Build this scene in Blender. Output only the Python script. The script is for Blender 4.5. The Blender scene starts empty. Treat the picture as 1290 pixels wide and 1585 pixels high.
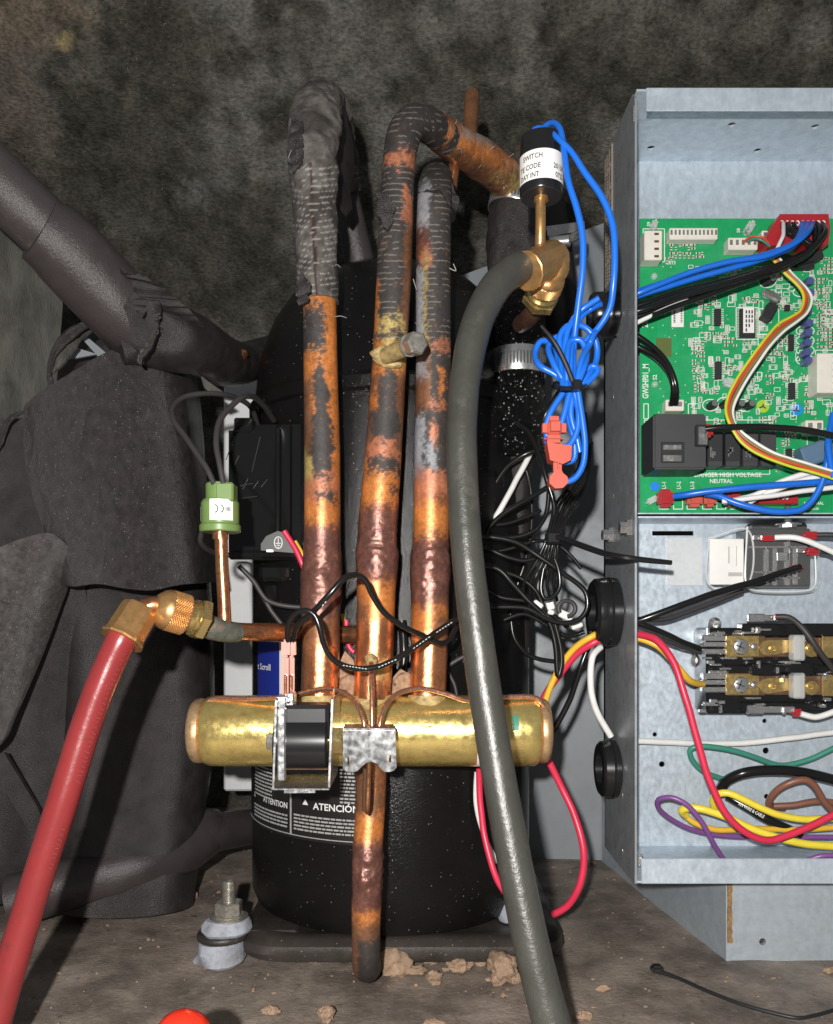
import bpy, bmesh, math, random
import numpy as np
from mathutils import Vector, Matrix
from mathutils.geometry import tessellate_polygon
random.seed(7); RNG = np.random.default_rng(7)
SC = bpy.context.scene

# ------------------------------------------------------------------ camera, light, exposure
F, CX, HY, CAMZ = 1250.0, 645.0, 956.0, 0.235      # focal length in photo pixels, principal point, camera height (m)
cam_d = bpy.data.cameras.new('camera'); cam = bpy.data.objects.new('camera', cam_d)
SC.collection.objects.link(cam); SC.camera = cam
cam.location = (0, 0, CAMZ); cam.rotation_euler = (math.radians(90), 0, 0)
cam_d.sensor_fit = 'HORIZONTAL'; cam_d.sensor_width = 36; cam_d.lens = 36 * F / 1290
cam_d.shift_y = (HY - 792.5) / 1290; cam_d.clip_start = 0.01; cam_d.clip_end = 50

world = bpy.data.worlds.new('World'); SC.world = world; world.use_nodes = True
bg = world.node_tree.nodes['Background']
bg.inputs[0].default_value = (0.9, 0.95, 1.0, 1); bg.inputs[1].default_value = 0.13

fl_d = bpy.data.lights.new('phone_flash', 'POINT'); fl = bpy.data.objects.new('phone_flash', fl_d)
SC.collection.objects.link(fl)
fl_d.energy = 22.5; fl_d.shadow_soft_size = 0.006; fl_d.color = (1.0, 0.97, 0.93)
fl.location = (-0.036, -0.09, CAMZ + 0.044)

SC.view_settings.view_transform = 'Standard'; SC.view_settings.look = 'None'
SC.view_settings.exposure = 0.0; SC.view_settings.gamma = 1.0
SC.cycles.max_bounces = 8; SC.cycles.use_denoising = True

# ------------------------------------------------------------------ helpers
def P(x, y, d):
    return Vector(((x - CX) / F * d, d, CAMZ - (y - HY) / F * d))
def S(px, d): return px / F * d

def vnoise(p):
    p = np.asarray(p, dtype=np.float64); i = np.floor(p).astype(np.int64); f = p - i
    f = f * f * (3 - 2 * f)
    def h(a, b, c):
        n = (a * 374761393 + b * 668265263 + c * 2147483647 + 144665) & 0xffffffff
        n = ((n ^ (n >> 13)) * 1274126177) & 0xffffffff
        n = ((n ^ (n >> 16)) * 2246822519) & 0xffffffff
        return ((n ^ (n >> 15)) & 0xffff) / 65535.0
    x, y, z = i[..., 0], i[..., 1], i[..., 2]; fx, fy, fz = f[..., 0], f[..., 1], f[..., 2]
    def L(a, b, t): return a + (b - a) * t
    return L(L(L(h(x, y, z), h(x+1, y, z), fx), L(h(x, y+1, z), h(x+1, y+1, z), fx), fy),
             L(L(h(x, y, z+1), h(x+1, y, z+1), fx), L(h(x, y+1, z+1), h(x+1, y+1, z+1), fx), fy), fz)
def fbm(p, o=4, g=0.5):
    p = np.asarray(p, dtype=np.float64); s = 0; a = 1; t = 0
    for k in range(o):
        s = s + a * vnoise(p * 2 ** k + 17.3 * k); t += a; a *= g
    return s / t
def sstep(a, b, x):
    t = np.clip((x - a) / (b - a), 0, 1); return t * t * (3 - 2 * t)

class MB:
    def __init__(s): s.v = []; s.f = []
    def add(s, v, f):
        o = len(s.v); s.v += [tuple(q) for q in v]; s.f += [tuple(i + o for i in q) for q in f]; return s
    def box(s, c, size, bev=0.0, rot=None, seg=1):
        bm = bmesh.new(); bmesh.ops.create_cube(bm, size=1)
        for v in bm.verts: v.co = Vector((v.co.x * size[0], v.co.y * size[1], v.co.z * size[2]))
        if bev > 0:
            bmesh.ops.bevel(bm, geom=bm.edges[:], offset=min(bev, min(size) * .45), segments=seg, affect='EDGES')
        M = Matrix.Translation(Vector(c)) @ (rot.to_4x4() if rot else Matrix.Identity(4))
        bm.verts.index_update()
        s.add([M @ v.co for v in bm.verts], [[v.index for v in f.verts] for f in bm.faces]); bm.free(); return s
    def rbox(s, x0, y0, x1, y1, d, depth, bev=0.0006, ang=0, seg=1):
        """box whose front face covers the photo rectangle at distance d"""
        a, b = P(x0, y1, d), P(x1, y0, d); c = (a + b) / 2
        return s.box((c.x, d + depth / 2, c.z), (abs(b.x - a.x), depth, abs(b.z - a.z)), bev,
                     Matrix.Rotation(math.radians(ang), 3, 'Y') if ang else None, seg)
    def lathe(s, prof, org, axis, seg=32, cap=True):
        """prof: list of (distance along axis, radius) in metres"""
        ax = Vector(axis).normalized(); t = Vector((0, 0, 1)) if abs(ax.z) < .9 else Vector((1, 0, 0))
        u = ax.cross(t).normalized(); w = ax.cross(u); org = Vector(org); v = []; f = []
        for (h, r) in prof:
            for k in range(seg):
                a = 2 * math.pi * k / seg; v.append(org + ax * h + (u * math.cos(a) + w * math.sin(a)) * r)
        n = len(prof)
        for i in range(n - 1):
            for k in range(seg):
                k2 = (k + 1) % seg; f.append((i * seg + k, i * seg + k2, (i + 1) * seg + k2, (i + 1) * seg + k))
        if cap:
            f.append(tuple(range(seg))[::-1]); f.append(tuple((n - 1) * seg + k for k in range(seg)))
        return s.add(v, f)
    def cyl(s, a, b, r, seg=24, r2=None, bev=0.0):
        a, b = Vector(a), Vector(b); L = (b - a).length; r2 = r if r2 is None else r2
        if bev > 0: pr = [(0, r - bev), (bev, r), (L - bev, r2), (L, r2 - bev)]
        else: pr = [(0, r), (L, r2)]
        return s.lathe(pr, a, b - a, seg)
    def prism(s, pts, off):
        """closed polygon of 3-D points swept by the vector off"""
        off = Vector(off); n = len(pts); pts = [Vector(p) for p in pts]
        tri = tessellate_polygon([pts]); v = pts + [p + off for p in pts]
        f = [tuple(t) for t in tri] + [tuple(i + n for i in t[::-1]) for t in tri]
        f += [(i, (i + 1) % n, (i + 1) % n + n, i + n) for i in range(n)]
        return s.add(v, f)
    def plate(s, outer, holes, off):
        """polygon with real holes swept by off"""
        off = Vector(off); loops = [[Vector(p) for p in outer]] + [[Vector(p) for p in h] for h in holes]
        tri = tessellate_polygon(loops); flat = [p for l in loops for p in l]; n = len(flat)
        f = [tuple(t) for t in tri] + [tuple(i + n for i in t[::-1]) for t in tri]; o = 0
        for l in loops:
            m = len(l); f += [(o + i, o + (i + 1) % m, o + (i + 1) % m + n, o + i + n) for i in range(m)]; o += m
        return s.add(flat + [p + off for p in flat], f)
    def ball(s, c, r, sub=3, lump=0.0, ls=3.0, seed=0):
        bm = bmesh.new(); bmesh.ops.create_icosphere(bm, subdivisions=sub, radius=1)
        V = np.array([v.co[:] for v in bm.verts]); bm.verts.index_update()
        if lump: V = V * (1 + lump * (fbm(V * ls + seed * 7.7 + 50, 4, .6) * 2 - 1))[:, None]
        r = np.array(r if hasattr(r, '__len__') else (r, r, r))
        V = V * r + np.array(c)
        s.add(V, [[v.index for v in f.verts] for f in bm.faces]); bm.free(); return s

def spline(pts, step):
    """Catmull-Rom through rows of numbers, resampled about every `step` (in the first 3 coords)"""
    A = np.array(pts, dtype=float); n = len(A)
    if n == 2:
        L = np.linalg.norm(A[1, :3] - A[0, :3]); k = max(2, int(L / step) + 1)
        t = np.linspace(0, 1, k)[:, None]; return A[0] * (1 - t) + A[1] * t
    E = np.vstack([2 * A[0] - A[1], A, 2 * A[-1] - A[-2]]); out = []
    for i in range(1, n):
        p0, p1, p2, p3 = E[i-1], E[i], E[i+1], E[i+2]
        k = max(2, int(np.linalg.norm((p2 - p1)[:3]) / step) + 1)
        t = np.linspace(0, 1, k, endpoint=False)[:, None]
        # centripetal-ish tangents keep bends free of overshoot
        d01 = max(np.linalg.norm((p1-p0)[:3]), 1e-6) ** .5; d12 = max(np.linalg.norm((p2-p1)[:3]), 1e-6) ** .5
        d23 = max(np.linalg.norm((p3-p2)[:3]), 1e-6) ** .5
        m1 = (p2 - p1) + d12 * ((p1 - p0) / d01 - (p2 - p0) / (d01 + d12))
        m2 = (p2 - p1) + d12 * ((p3 - p2) / d23 - (p3 - p1) / (d12 + d23))
        t2, t3 = t * t, t * t * t
        out.append((2*t3 - 3*t2 + 1) * p1 + (t3 - 2*t2 + t) * m1 + (-2*t3 + 3*t2) * p2 + (t3 - t2) * m2)
    out.append(A[-1][None]); return np.vstack(out)

def px_path(pts):
    """rows (px, py, d, width_px) -> rows (x, y, z, radius)"""
    return [tuple(P(x, y, d)) + (S(w, d) / 2,) for x, y, d, w in pts]

def tube_arrays(rows, seg=12, step=0.003):
    R = spline(rows, step); C = R[:, :3]; r = R[:, 3]; n = len(C)
    T = np.gradient(C, axis=0); T /= np.linalg.norm(T, axis=1)[:, None]
    ref = np.array([0, -1.0, 0]); u = ref - T[0] * (ref @ T[0])
    if np.linalg.norm(u) < .1: ref = np.array([0, 0, 1.0]); u = ref - T[0] * (ref @ T[0])
    U = np.zeros_like(C)
    for i in range(n):
        u = u - T[i] * (u @ T[i]); u /= np.linalg.norm(u); U[i] = u
    Wv = np.cross(T, U); a = np.linspace(0, 2 * np.pi, seg, endpoint=False)
    N = U[:, None, :] * np.cos(a)[None, :, None] + Wv[:, None, :] * np.sin(a)[None, :, None]
    V = C[:, None, :] + N * r[:, None, None]
    return V, N, a
def tube_faces(n, seg, cap=True):
    i = np.arange(n - 1)[:, None]; k = np.arange(seg)[None, :]; k2 = (k + 1) % seg
    f = np.stack([i*seg + k, i*seg + k2, (i+1)*seg + k2, (i+1)*seg + k], -1).reshape(-1, 4).tolist()
    if cap: f.append(list(range(seg))[::-1]); f.append([(n-1)*seg + q for q in range(seg)])
    return f
def tube(mb, rows, seg=12, step=0.003, disp=None):
    V, N, a = tube_arrays(rows, seg, step)
    if disp is not None: V = V + N * disp(V)[..., None]
    mb.add(V.reshape(-1, 3), tube_faces(V.shape[0], seg)); return mb

def link(me, name, mat, parent=None, smooth=35):
    me.validate()
    if smooth is not None:
        me.shade_smooth(); me.set_sharp_from_angle(angle=math.radians(smooth))
    o = bpy.data.objects.new(name, me); SC.collection.objects.link(o)
    if mat is not None: me.materials.append(mat)
    if parent is not None:
        o.parent = parent; L = Vector((0, 0, 0)); q = parent
        while q: L += q.location; q = q.parent
        me.transform(Matrix.Translation(-L))
    return o
def mk(name, mb, mat, parent=None, smooth=35):
    me = bpy.data.meshes.new(name); me.from_pydata(mb.v, [], mb.f)
    bm = bmesh.new(); bm.from_mesh(me); bmesh.ops.recalc_face_normals(bm, faces=bm.faces[:]); bm.to_mesh(me); bm.free()
    return link(me, name, mat, parent, smooth)
def tag(o, label=None, cat=None, group=None, kind=None):
    if label: o['label'] = label
    if cat: o['category'] = cat
    if group: o['group'] = group
    if kind: o['kind'] = kind
    return o
def thing(name, loc, label, cat, group=None):
    o = bpy.data.objects.new(name, None); SC.collection.objects.link(o); o.location = loc; o.empty_display_size = .01
    return tag(o, label, cat, group)

FONT_CACHE = {}
def text_geo(body, bold=0.0):
    if (body, bold) in FONT_CACHE: return FONT_CACHE[(body, bold)]
    cu = bpy.data.curves.new('txt', 'FONT'); cu.body = body; cu.size = 1.0; cu.resolution_u = 2; cu.offset = bold
    ob = bpy.data.objects.new('txt', cu); me = bpy.data.meshes.new_from_object(ob)
    v = np.array([q.co[:] for q in me.vertices]); f = [list(p.vertices) for p in me.polygons]
    bpy.data.objects.remove(ob); bpy.data.curves.remove(cu); bpy.data.meshes.remove(me)
    FONT_CACHE[(body, bold)] = (v, f); return v, f
def txt_px(mb, body, x, y, h, d, ang=0, sx=1.0, flip=False, bold=.018):
    """flat lettering facing the camera side; (x, y) photo pixel of the baseline start, h cap height px"""
    v, f = text_geo(body, bold); s = h / 0.69; a = math.radians(ang)
    X = v[:, 0] * s * sx * (-1 if flip else 1); Y = v[:, 1] * s
    px = x + X * math.cos(a) - Y * math.sin(a); py = y - (X * math.sin(a) + Y * math.cos(a))
    mb.add([P(q, w, d) for q, w in zip(px, py)], f); return mb
def txt_cyl(mb, body, org, r, z, h, a0, sx=1.0, slant=0.0, bold=.018):
    """lettering wrapped round a vertical cylinder; a0 start angle (0 faces -Y, positive to +X)"""
    v, f = text_geo(body, bold); s = h / 0.69
    pts = []
    for q in v:
        a = a0 + q[0] * s * sx / r; zz = z + q[1] * s + slant * (q[0] * s * sx)
        pts.append((org[0] + r * math.sin(a), org[1] - r * math.cos(a), zz))
    mb.add(pts, f); return mb

# ------------------------------------------------------------------ materials
MATS = {}
def nn(nt, t, **k):
    n = nt.nodes.new(t)
    for a, b in k.items(): setattr(n, a, b)
    return n
def mat(name, col, rough=.5, metal=0.0, var=.12, vs=60, bump=0.0, bs=300, bdist=.001, spec=.5, dirt=None, coat=0.0,
        rvar=0.0, spangle=0.0, speck=None, alpha=None, trans=0.0, stretch=None, sheen=0.0, attr=False):
    """procedural material: base colour with noise variation, optional dirt (colour, threshold, scale), specks (dust, painted sparkle), bump"""
    m = bpy.data.materials.new(name); m.use_nodes = True; nt = m.node_tree; ln = nt.links.new
    b = nt.nodes['Principled BSDF']; tc = nn(nt, 'ShaderNodeTexCoord'); co = tc.outputs['Object']
    if stretch:
        mp = nn(nt, 'ShaderNodeMapping'); mp.inputs['Scale'].default_value = stretch; ln(co, mp.inputs[0]); co = mp.outputs[0]
    nz = nn(nt, 'ShaderNodeTexNoise'); nz.inputs['Scale'].default_value = vs; nz.inputs['Detail'].default_value = 6
    nz.inputs['Roughness'].default_value = .65; ln(co, nz.inputs['Vector'])
    mr = nn(nt, 'ShaderNodeMapRange'); mr.inputs[1].default_value = .3; mr.inputs[2].default_value = .7
    mr.inputs[3].default_value = 1 - var; mr.inputs[4].default_value = 1 + var; ln(nz.outputs[0], mr.inputs[0])
    mx = nn(nt, 'ShaderNodeMix', data_type='RGBA', blend_type='MULTIPLY'); mx.inputs[0].default_value = 1
    if attr:
        at = nn(nt, 'ShaderNodeVertexColor'); at.layer_name = 'Col'; ln(at.outputs[0], mx.inputs[6])
    else: mx.inputs[6].default_value = (*col, 1)
    ln(mr.outputs[0], mx.inputs[7]); out = mx.outputs[2]
    if spangle:
        sv = nn(nt, 'ShaderNodeTexVoronoi'); sv.inputs['Scale'].default_value = 170; ln(tc.outputs['Object'], sv.inputs['Vector'])
        sp_ = nn(nt, 'ShaderNodeSeparateColor'); ln(sv.outputs['Color'], sp_.inputs[0])
        sr = nn(nt, 'ShaderNodeMapRange'); sr.inputs[3].default_value = 1 - spangle; sr.inputs[4].default_value = 1 + spangle; ln(sp_.outputs[0], sr.inputs[0])
        sm = nn(nt, 'ShaderNodeMix', data_type='RGBA', blend_type='MULTIPLY'); sm.inputs[0].default_value = 1; ln(out, sm.inputs[6]); ln(sr.outputs[0], sm.inputs[7]); out = sm.outputs[2]
    if dirt:
        for (dc, th, ds, soft) in (dirt if isinstance(dirt, list) else [dirt]):
            dn = nn(nt, 'ShaderNodeTexNoise'); dn.inputs['Scale'].default_value = ds; dn.inputs['Detail'].default_value = 8
            dn.inputs['Roughness'].default_value = .7; ln(tc.outputs['Object'], dn.inputs['Vector'])
            dr = nn(nt, 'ShaderNodeMapRange'); dr.inputs[1].default_value = th; dr.inputs[2].default_value = th + soft
            ln(dn.outputs[0], dr.inputs[0])
            dm = nn(nt, 'ShaderNodeMix', data_type='RGBA'); ln(dr.outputs[0], dm.inputs[0]); ln(out, dm.inputs[6])
            dm.inputs[7].default_value = (*dc, 1); out = dm.outputs[2]
    rsock = None
    if speck:
        sc, dens, scol = speck
        vo = nn(nt, 'ShaderNodeTexVoronoi'); vo.inputs['Scale'].default_value = sc; ln(tc.outputs['Object'], vo.inputs['Vector'])
        sep = nn(nt, 'ShaderNodeSeparateColor'); ln(vo.outputs['Color'], sep.inputs[0])
        ml = nn(nt, 'ShaderNodeMath', operation='MULTIPLY'); ln(sep.outputs[0], ml.inputs[0]); ml.inputs[1].default_value = dens
        lt = nn(nt, 'ShaderNodeMath', operation='LESS_THAN'); ln(vo.outputs['Distance'], lt.inputs[0]); ln(ml.outputs[0], lt.inputs[1])
        g = nn(nt, 'ShaderNodeMath', operation='GREATER_THAN'); ln(sep.outputs[1], g.inputs[0]); g.inputs[1].default_value = .55
        pr = nn(nt, 'ShaderNodeMath', operation='MULTIPLY'); ln(lt.outputs[0], pr.inputs[0]); ln(g.outputs[0], pr.inputs[1])
        dm = nn(nt, 'ShaderNodeMix', data_type='RGBA'); ln(pr.outputs[0], dm.inputs[0]); ln(out, dm.inputs[6])
        dm.inputs[7].default_value = (*scol, 1); out = dm.outputs[2]
    ln(out, b.inputs['Base Color'])
    b.inputs['Roughness'].default_value = rough; b.inputs['Metallic'].default_value = metal
    if attr:
        a2 = nn(nt, 'ShaderNodeVertexColor'); a2.layer_name = 'Rm'; s2 = nn(nt, 'ShaderNodeSeparateColor')
        ln(a2.outputs[0], s2.inputs[0]); ln(s2.outputs[0], b.inputs['Metallic']); ln(s2.outputs[1], b.inputs['Roughness'])
    elif rvar:
        rm = nn(nt, 'ShaderNodeMapRange'); rm.inputs[1].default_value = .3; rm.inputs[2].default_value = .7
        rm.inputs[3].default_value = max(.02, rough - rvar); rm.inputs[4].default_value = min(1, rough + rvar)
        n2 = nn(nt, 'ShaderNodeTexNoise'); n2.inputs['Scale'].default_value = vs * 2.3; n2.inputs['Detail'].default_value = 5
        ln(co, n2.inputs['Vector']); ln(n2.outputs[0], rm.inputs[0]); ln(rm.outputs[0], b.inputs['Roughness'])
    b.inputs['Specular IOR Level'].default_value = spec
    if coat: b.inputs['Coat Weight'].default_value = coat; b.inputs['Coat Roughness'].default_value = .15
    if sheen: b.inputs['Sheen Weight'].default_value = sheen
    if trans: b.inputs['Transmission Weight'].default_value = trans
    if alpha is not None: b.inputs['Alpha'].default_value = alpha
    if bump:
        bn = nn(nt, 'ShaderNodeTexNoise'); bn.inputs['Scale'].default_value = bs; bn.inputs['Detail'].default_value = 6
        bn.inputs['Roughness'].default_value = .7; ln(co, bn.inputs['Vector'])
        bp = nn(nt, 'ShaderNodeBump'); bp.inputs['Strength'].default_value = bump; bp.inputs['Distance'].default_value = bdist
        ln(bn.outputs[0], bp.inputs['Height']); ln(bp.outputs[0], b.inputs['Normal'])
    MATS[name] = m; return m

def plastic(name, col, rough=.38, var=.06, **k): return mat(name, col, rough, 0, var=var, vs=150, **k)
m_floor = mat('dirty_pan', (.27, .222, .185), .6, var=.5, vs=24, bump=.55, bs=300, bdist=.002, rvar=.15,
              dirt=[((.10, .078, .065), .48, 13, .2), ((.36, .31, .26), .60, 26, .16), ((.075, .058, .05), .60, 70, .1), ((.24, .12, .06), .66, 20, .1)], speck=(330, .16, (.5, .45, .39)))
m_liner = mat('fibre_liner', (1, 1, 1), .95, var=.55, vs=330, bump=1.0, bs=520, bdist=.004, spec=.08, stretch=(.7, 1, 1.2), attr=True, speck=(95, .045, (.7, .68, .6)))
m_liner2 = mat('grey_liner', (.105, .102, .09), .95, var=.4, vs=40, bump=.8, bs=500, bdist=.003, spec=.1, stretch=(2.2, 1, .5),
               dirt=((.055, .05, .045), .55, 25, .2))
m_grey = mat('grey_steel', (.26, .28, .30), .5, .15, var=.08, vs=30, rvar=.08)
m_galv = mat('galvanised', (.56, .64, .715), .40, .42, var=.13, vs=160, rvar=.14, spangle=.045, stretch=(1, 1, .6), bump=.06, bs=500,
             dirt=((.47, .53, .58), .62, 160, .1))
m_galv_w = mat('galvanised_wall', (.47, .53, .58), .5, .4, var=.10, vs=120, rvar=.1, dirt=((.25, .20, .15), .68, 18, .12))
m_rust = mat('rust', (.28, .16, .06), .9, 0, var=.5, vs=200, bump=.5, bs=600, dirt=((.5, .44, .3), .55, 90, .15))
m_white = mat('white_paint', (.72, .73, .74), .5, 0, var=.06, vs=30)
m_foam = mat('black_foam', (.028, .0235, .0235), .36, 0, var=.45, vs=80, bump=.5, bs=1100, bdist=.003, spec=.55,
             dirt=[((.05, .043, .042), .56, 24, .25), ((.024, .02, .02), .6, 9, .15)], speck=(520, .12, (.22, .205, .20)))  # pale specks put the sparkle of the foam into its colour
m_foam_l = mat('worn_sheen_foam', (.034, .029, .029), .34, 0, var=.5, vs=170, bump=.6, bs=1000, bdist=.004, spec=.6, stretch=(1.15, 1, .85),
               dirt=[((.10, .094, .092), .62, 30, .25)], speck=(650, .2, (.34, .33, .32)))  # pale patches and specks paint the jacket's sheen over the worn foam
m_foam_b = mat('scuffed_foam', (.085, .077, .075), .32, 0, var=.5, vs=210, bump=.6, bs=1200, bdist=.004, spec=.6, dirt=[((.21, .20, .195), .56, 30, .2), ((.07, .06, .058), .6, 16, .15)], speck=(650, .22, (.40, .39, .38)))  # the brightest specks are painted sparkle
m_foam_p = mat('pipe_foam', (.050, .041, .042), .28, 0, var=.2, vs=30, bump=.5, bs=700, bdist=.001, spec=.4,
               dirt=[((.036, .03, .03), .56, 16, .15), ((.11, .096, .094), .60, 40, .2)], speck=(330, .16, (.02, .018, .018)))
m_sleeve = mat('torn_sleeve', (.1, .093, .088), .85, 0, var=.25, vs=260, attr=True, bump=.9, bs=1000, bdist=.0012, spec=.3)
m_pipe = mat('copper_pipe', (1, 1, 1), .4, 0, var=.26, vs=380, attr=True, bump=.35, bs=800, bdist=.0006)
m_copper = mat('copper_tube', (.55, .25, .12), .28, .9, var=.25, vs=120, rvar=.12, dirt=((.16, .075, .04), .58, 90, .14))
m_copper_b = mat('capillary_copper', (.78, .40, .26), .26, .9, var=.12, vs=200, rvar=.08)
m_brass = mat('brass_body', (.90, .70, .25), .24, .84, var=.14, vs=90, rvar=.10, bump=.40, bs=90, bdist=.0009,
              dirt=[((.62, .45, .15), .54, 60, .2), ((.70, .40, .20), .60, 18, .16), ((.30, .22, .09), .67, 70, .1)])
m_brass2 = mat('brass_fitting', (.72, .56, .24), .25, .92, var=.12, vs=150, rvar=.1, dirt=((.40, .30, .12), .6, 120, .12))
m_bronze = mat('hose_ferrule', (.62, .35, .14), .33, .8, var=.12, vs=120, rvar=.1)
m_flux = mat('braze_flux', (.42, .31, .13), .5, .2, var=.4, vs=260, bump=.7, bs=500, dirt=[((.12, .10, .06), .55, 220, .12), ((.5, .28, .18), .6, 150, .1)])
m_redhose = mat('red_hose', (.235, .028, .029), .27, 0, var=.10, vs=60, bump=.12, bs=300, bdist=.0015, spec=.5, dirt=[((.13, .03, .028), .60, 60, .14), ((.42, .16, .14), .68, 260, .06)])
m_blkhose = mat('black_hose', (.047, .047, .040), .33, 0, var=.2, vs=40, dirt=[((.085, .082, .07), .58, 50, .16), ((.14, .135, .12), .70, 300, .06)], bump=.32, bs=115, bdist=.002, spec=.6)
m_comp = mat('compressor_black', (.006, .0055, .0055), .18, 0, var=.2, vs=40, bump=.35, bs=650, bdist=.0012, speck=(460, .14, (.42, .39, .36)), spec=.35)
m_lab = mat('black_label', (.012, .011, .011), .4, 0, var=.1)
m_comp_d = mat('compressor_base_black', (.040, .033, .029), .45, 0, var=.4, vs=30, rvar=.15, bump=.3, bs=500, dirt=((.10, .08, .066), .57, 20, .2), speck=(430, .16, (.35, .3, .26)))
m_tar = mat('speckled_tar', (.004, .004, .004), .14, 0, var=.2, vs=60, bump=1.0, bs=430, bdist=.006, spec=.7, speck=(620, .36, (.6, .6, .6)))  # white specks are the glitter of glossy tar, painted as colour
m_blk = plastic('black_plastic', (.011, .011, .012), .22)
m_blkm = plastic('matt_black', (.018, .018, .019), .45)
m_dgrey = plastic('dark_grey_plastic', (.045, .046, .05), .45)
m_wblk = plastic('black_wire', (.009, .009, .009), .22, dirt=((.05, .046, .042), .66, 300, .1))
m_gloss = plastic('gloss_black', (.007, .007, .007), .09)
m_wdull = plastic('dull_black_wire', (.035, .032, .032), .5)
m_wblue = plastic('blue_wire', (.012, .135, .60), .3)
m_wred = plastic('crimson_wire', (.62, .03, .075), .36)
m_wyel = plastic('yellow_wire', (.75, .44, .035), .38)
m_wyel2 = plastic('bright_yellow_wire', (.82, .66, .06), .36)
m_wwht = plastic('white_wire', (.72, .72, .70), .38)
m_wgrn = plastic('green_wire', (.045, .24, .17), .4)
m_wpur = plastic('purple_wire', (.20, .075, .26), .35)
m_wbrn = plastic('brown_wire', (.20, .085, .055), .4)
m_wred2 = plastic('red_ribbon', (.58, .06, .03), .4)
m_wygr = plastic('lime_ribbon', (.50, .58, .03), .4)
m_wbrn2 = plastic('olive_ribbon', (.20, .16, .05), .4)
m_redc = plastic('red_terminal', (.36, .022, .028), .3)
m_redt = plastic('pale_red_cover', (.50, .095, .065), .32)
m_pink = plastic('pink_sleeve', (.60, .26, .21), .25, coat=.4)
m_green = plastic('green_housing', (.135, .215, .065), .40)
m_label = mat('paper_label', (.78, .77, .74), .45, 0, var=.05, vs=80)
m_tan = mat('tan_label', (.52, .45, .36), .6, 0, var=.08, vs=80)
m_ink = mat('ink', (.05, .05, .055), .6, 0, var=.05)
m_inkw = mat('white_ink', (.72, .72, .70), .55, 0, var=.1, vs=200)
m_inkg = mat('grey_ink', (.34, .34, .33), .6, 0, var=.15, vs=300)
m_bluel = mat('blue_label', (.012, .025, .24), .4, 0, var=.06)
m_pcb = mat('board_green', (.012, .32, .105), .32, 0, var=.15, vs=90, coat=.3)
m_trace = mat('board_trace', (.03, .33, .13), .32, 0, var=.1, vs=90)
m_silk = mat('board_silk', (.70, .74, .70), .6, 0, var=.08)
m_solder = mat('solder', (.72, .70, .62), .4, .25, var=.25, vs=500)
m_conn = plastic('white_connector', (.70, .67, .60), .4)
m_olive = mat('olive_pad', (.10, .13, .03), .5, 0, var=.1)
m_chip = plastic('chip_black', (.02, .02, .022), .5)
m_capb = plastic('cap_blue', (.07, .085, .24), .3, coat=.3)
m_silver = mat('bright_tin', (.78, .78, .77), .25, .92, var=.06, vs=150, rvar=.04)
m_steel = mat('scratched_steel', (.62, .62, .62), .26, .9, var=.10, vs=160, rvar=.10, dirt=((.30, .29, .28), .66, 220, .1))
m_steel_d = mat('worn_dark_steel', (.42, .42, .42), .24, .95, var=.15, vs=120, rvar=.08)
m_zinc = mat('zinc_nut', (.60, .58, .52), .32, .85, var=.2, vs=200, rvar=.1, dirt=((.35, .31, .25), .6, 120, .1))
m_bgold = mat('contact_brass', (.70, .50, .20), .3, .85, var=.2, vs=160, rvar=.1)
m_brown = mat('phenolic_brown', (.10, .055, .03), .4, 0, var=.3, vs=120)
m_rub = mat('grommet_blue', (.34, .36, .41), .75, 0, var=.35, vs=120, bump=.5, bs=400, dirt=[((.16, .14, .13), .52, 60, .16), ((.5, .51, .54), .62, 110, .1)])
m_chunk = mat('foam_crumb', (.42, .29, .20), .95, 0, var=.3, vs=170, bump=1, bs=600, bdist=.002, spec=.1, dirt=((.20, .13, .09), .58, 90, .14))
m_redknob = plastic('red_knob', (.70, .03, .012), .25, coat=.5)
m_clear = mat('clear_plastic', (.9, .92, .93), .08, 0, var=.02, alpha=.03, spec=.6)
m_frost = mat('frosted_plastic', (.80, .82, .82), .25, 0, var=.05, alpha=.38, spec=.6)

# ------------------------------------------------------------------ the setting
def grid_patch(fn, nu, nv, name, m, thick=0.0, parent=None, smooth=60):
    """sheet from fn(u, v) -> xyz array, with real thickness away from the camera"""
    u, v = np.meshgrid(np.linspace(0, 1, nu), np.linspace(0, 1, nv)); V = fn(u, v)
    q = V.reshape(-1, 3); idx = np.arange(nu * nv).reshape(nv, nu)
    f = np.stack([idx[:-1, :-1], idx[:-1, 1:], idx[1:, 1:], idx[1:, :-1]], -1).reshape(-1, 4).tolist()
    mb = MB()
    if thick:
        b = q + np.array([0, thick, 0]); n = len(q)
        f2 = [[i + n for i in t[::-1]] for t in f]
        ring = list(idx[0, :]) + list(idx[1:, -1]) + list(idx[-1, -2::-1]) + list(idx[-2:0:-1, 0])
        f3 = [[int(ring[i]), int(ring[(i+1) % len(ring)]), int(ring[(i+1) % len(ring)]) + n, int(ring[i]) + n] for i in range(len(ring))]
        mb.v = [tuple(t) for t in np.vstack([q, b])]; mb.f = f + f2 + f3
    else: mb.v = [tuple(t) for t in q]; mb.f = f
    return mk(name, mb, m, parent, smooth)

def Pa(x, y, d):
    return np.stack([(x - CX) / F * d, d + 0 * x, CAMZ - (y - HY) / F * d], -1)

def floor_fn(u, v):
    x = -0.75 + 1.5 * u; y = 0.12 + 1.0 * v
    z = 0.0035 * (fbm(np.stack([x * 9, y * 9, 0 * x], -1), 4) - .5) + 0.0012 * (fbm(np.stack([x * 60, y * 60, 0 * x], -1), 3) - .5)
    return np.stack([x, y, z - .001], -1)
tag(grid_patch(floor_fn, 220, 150, 'floor', m_floor, smooth=80), kind='structure')

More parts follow.
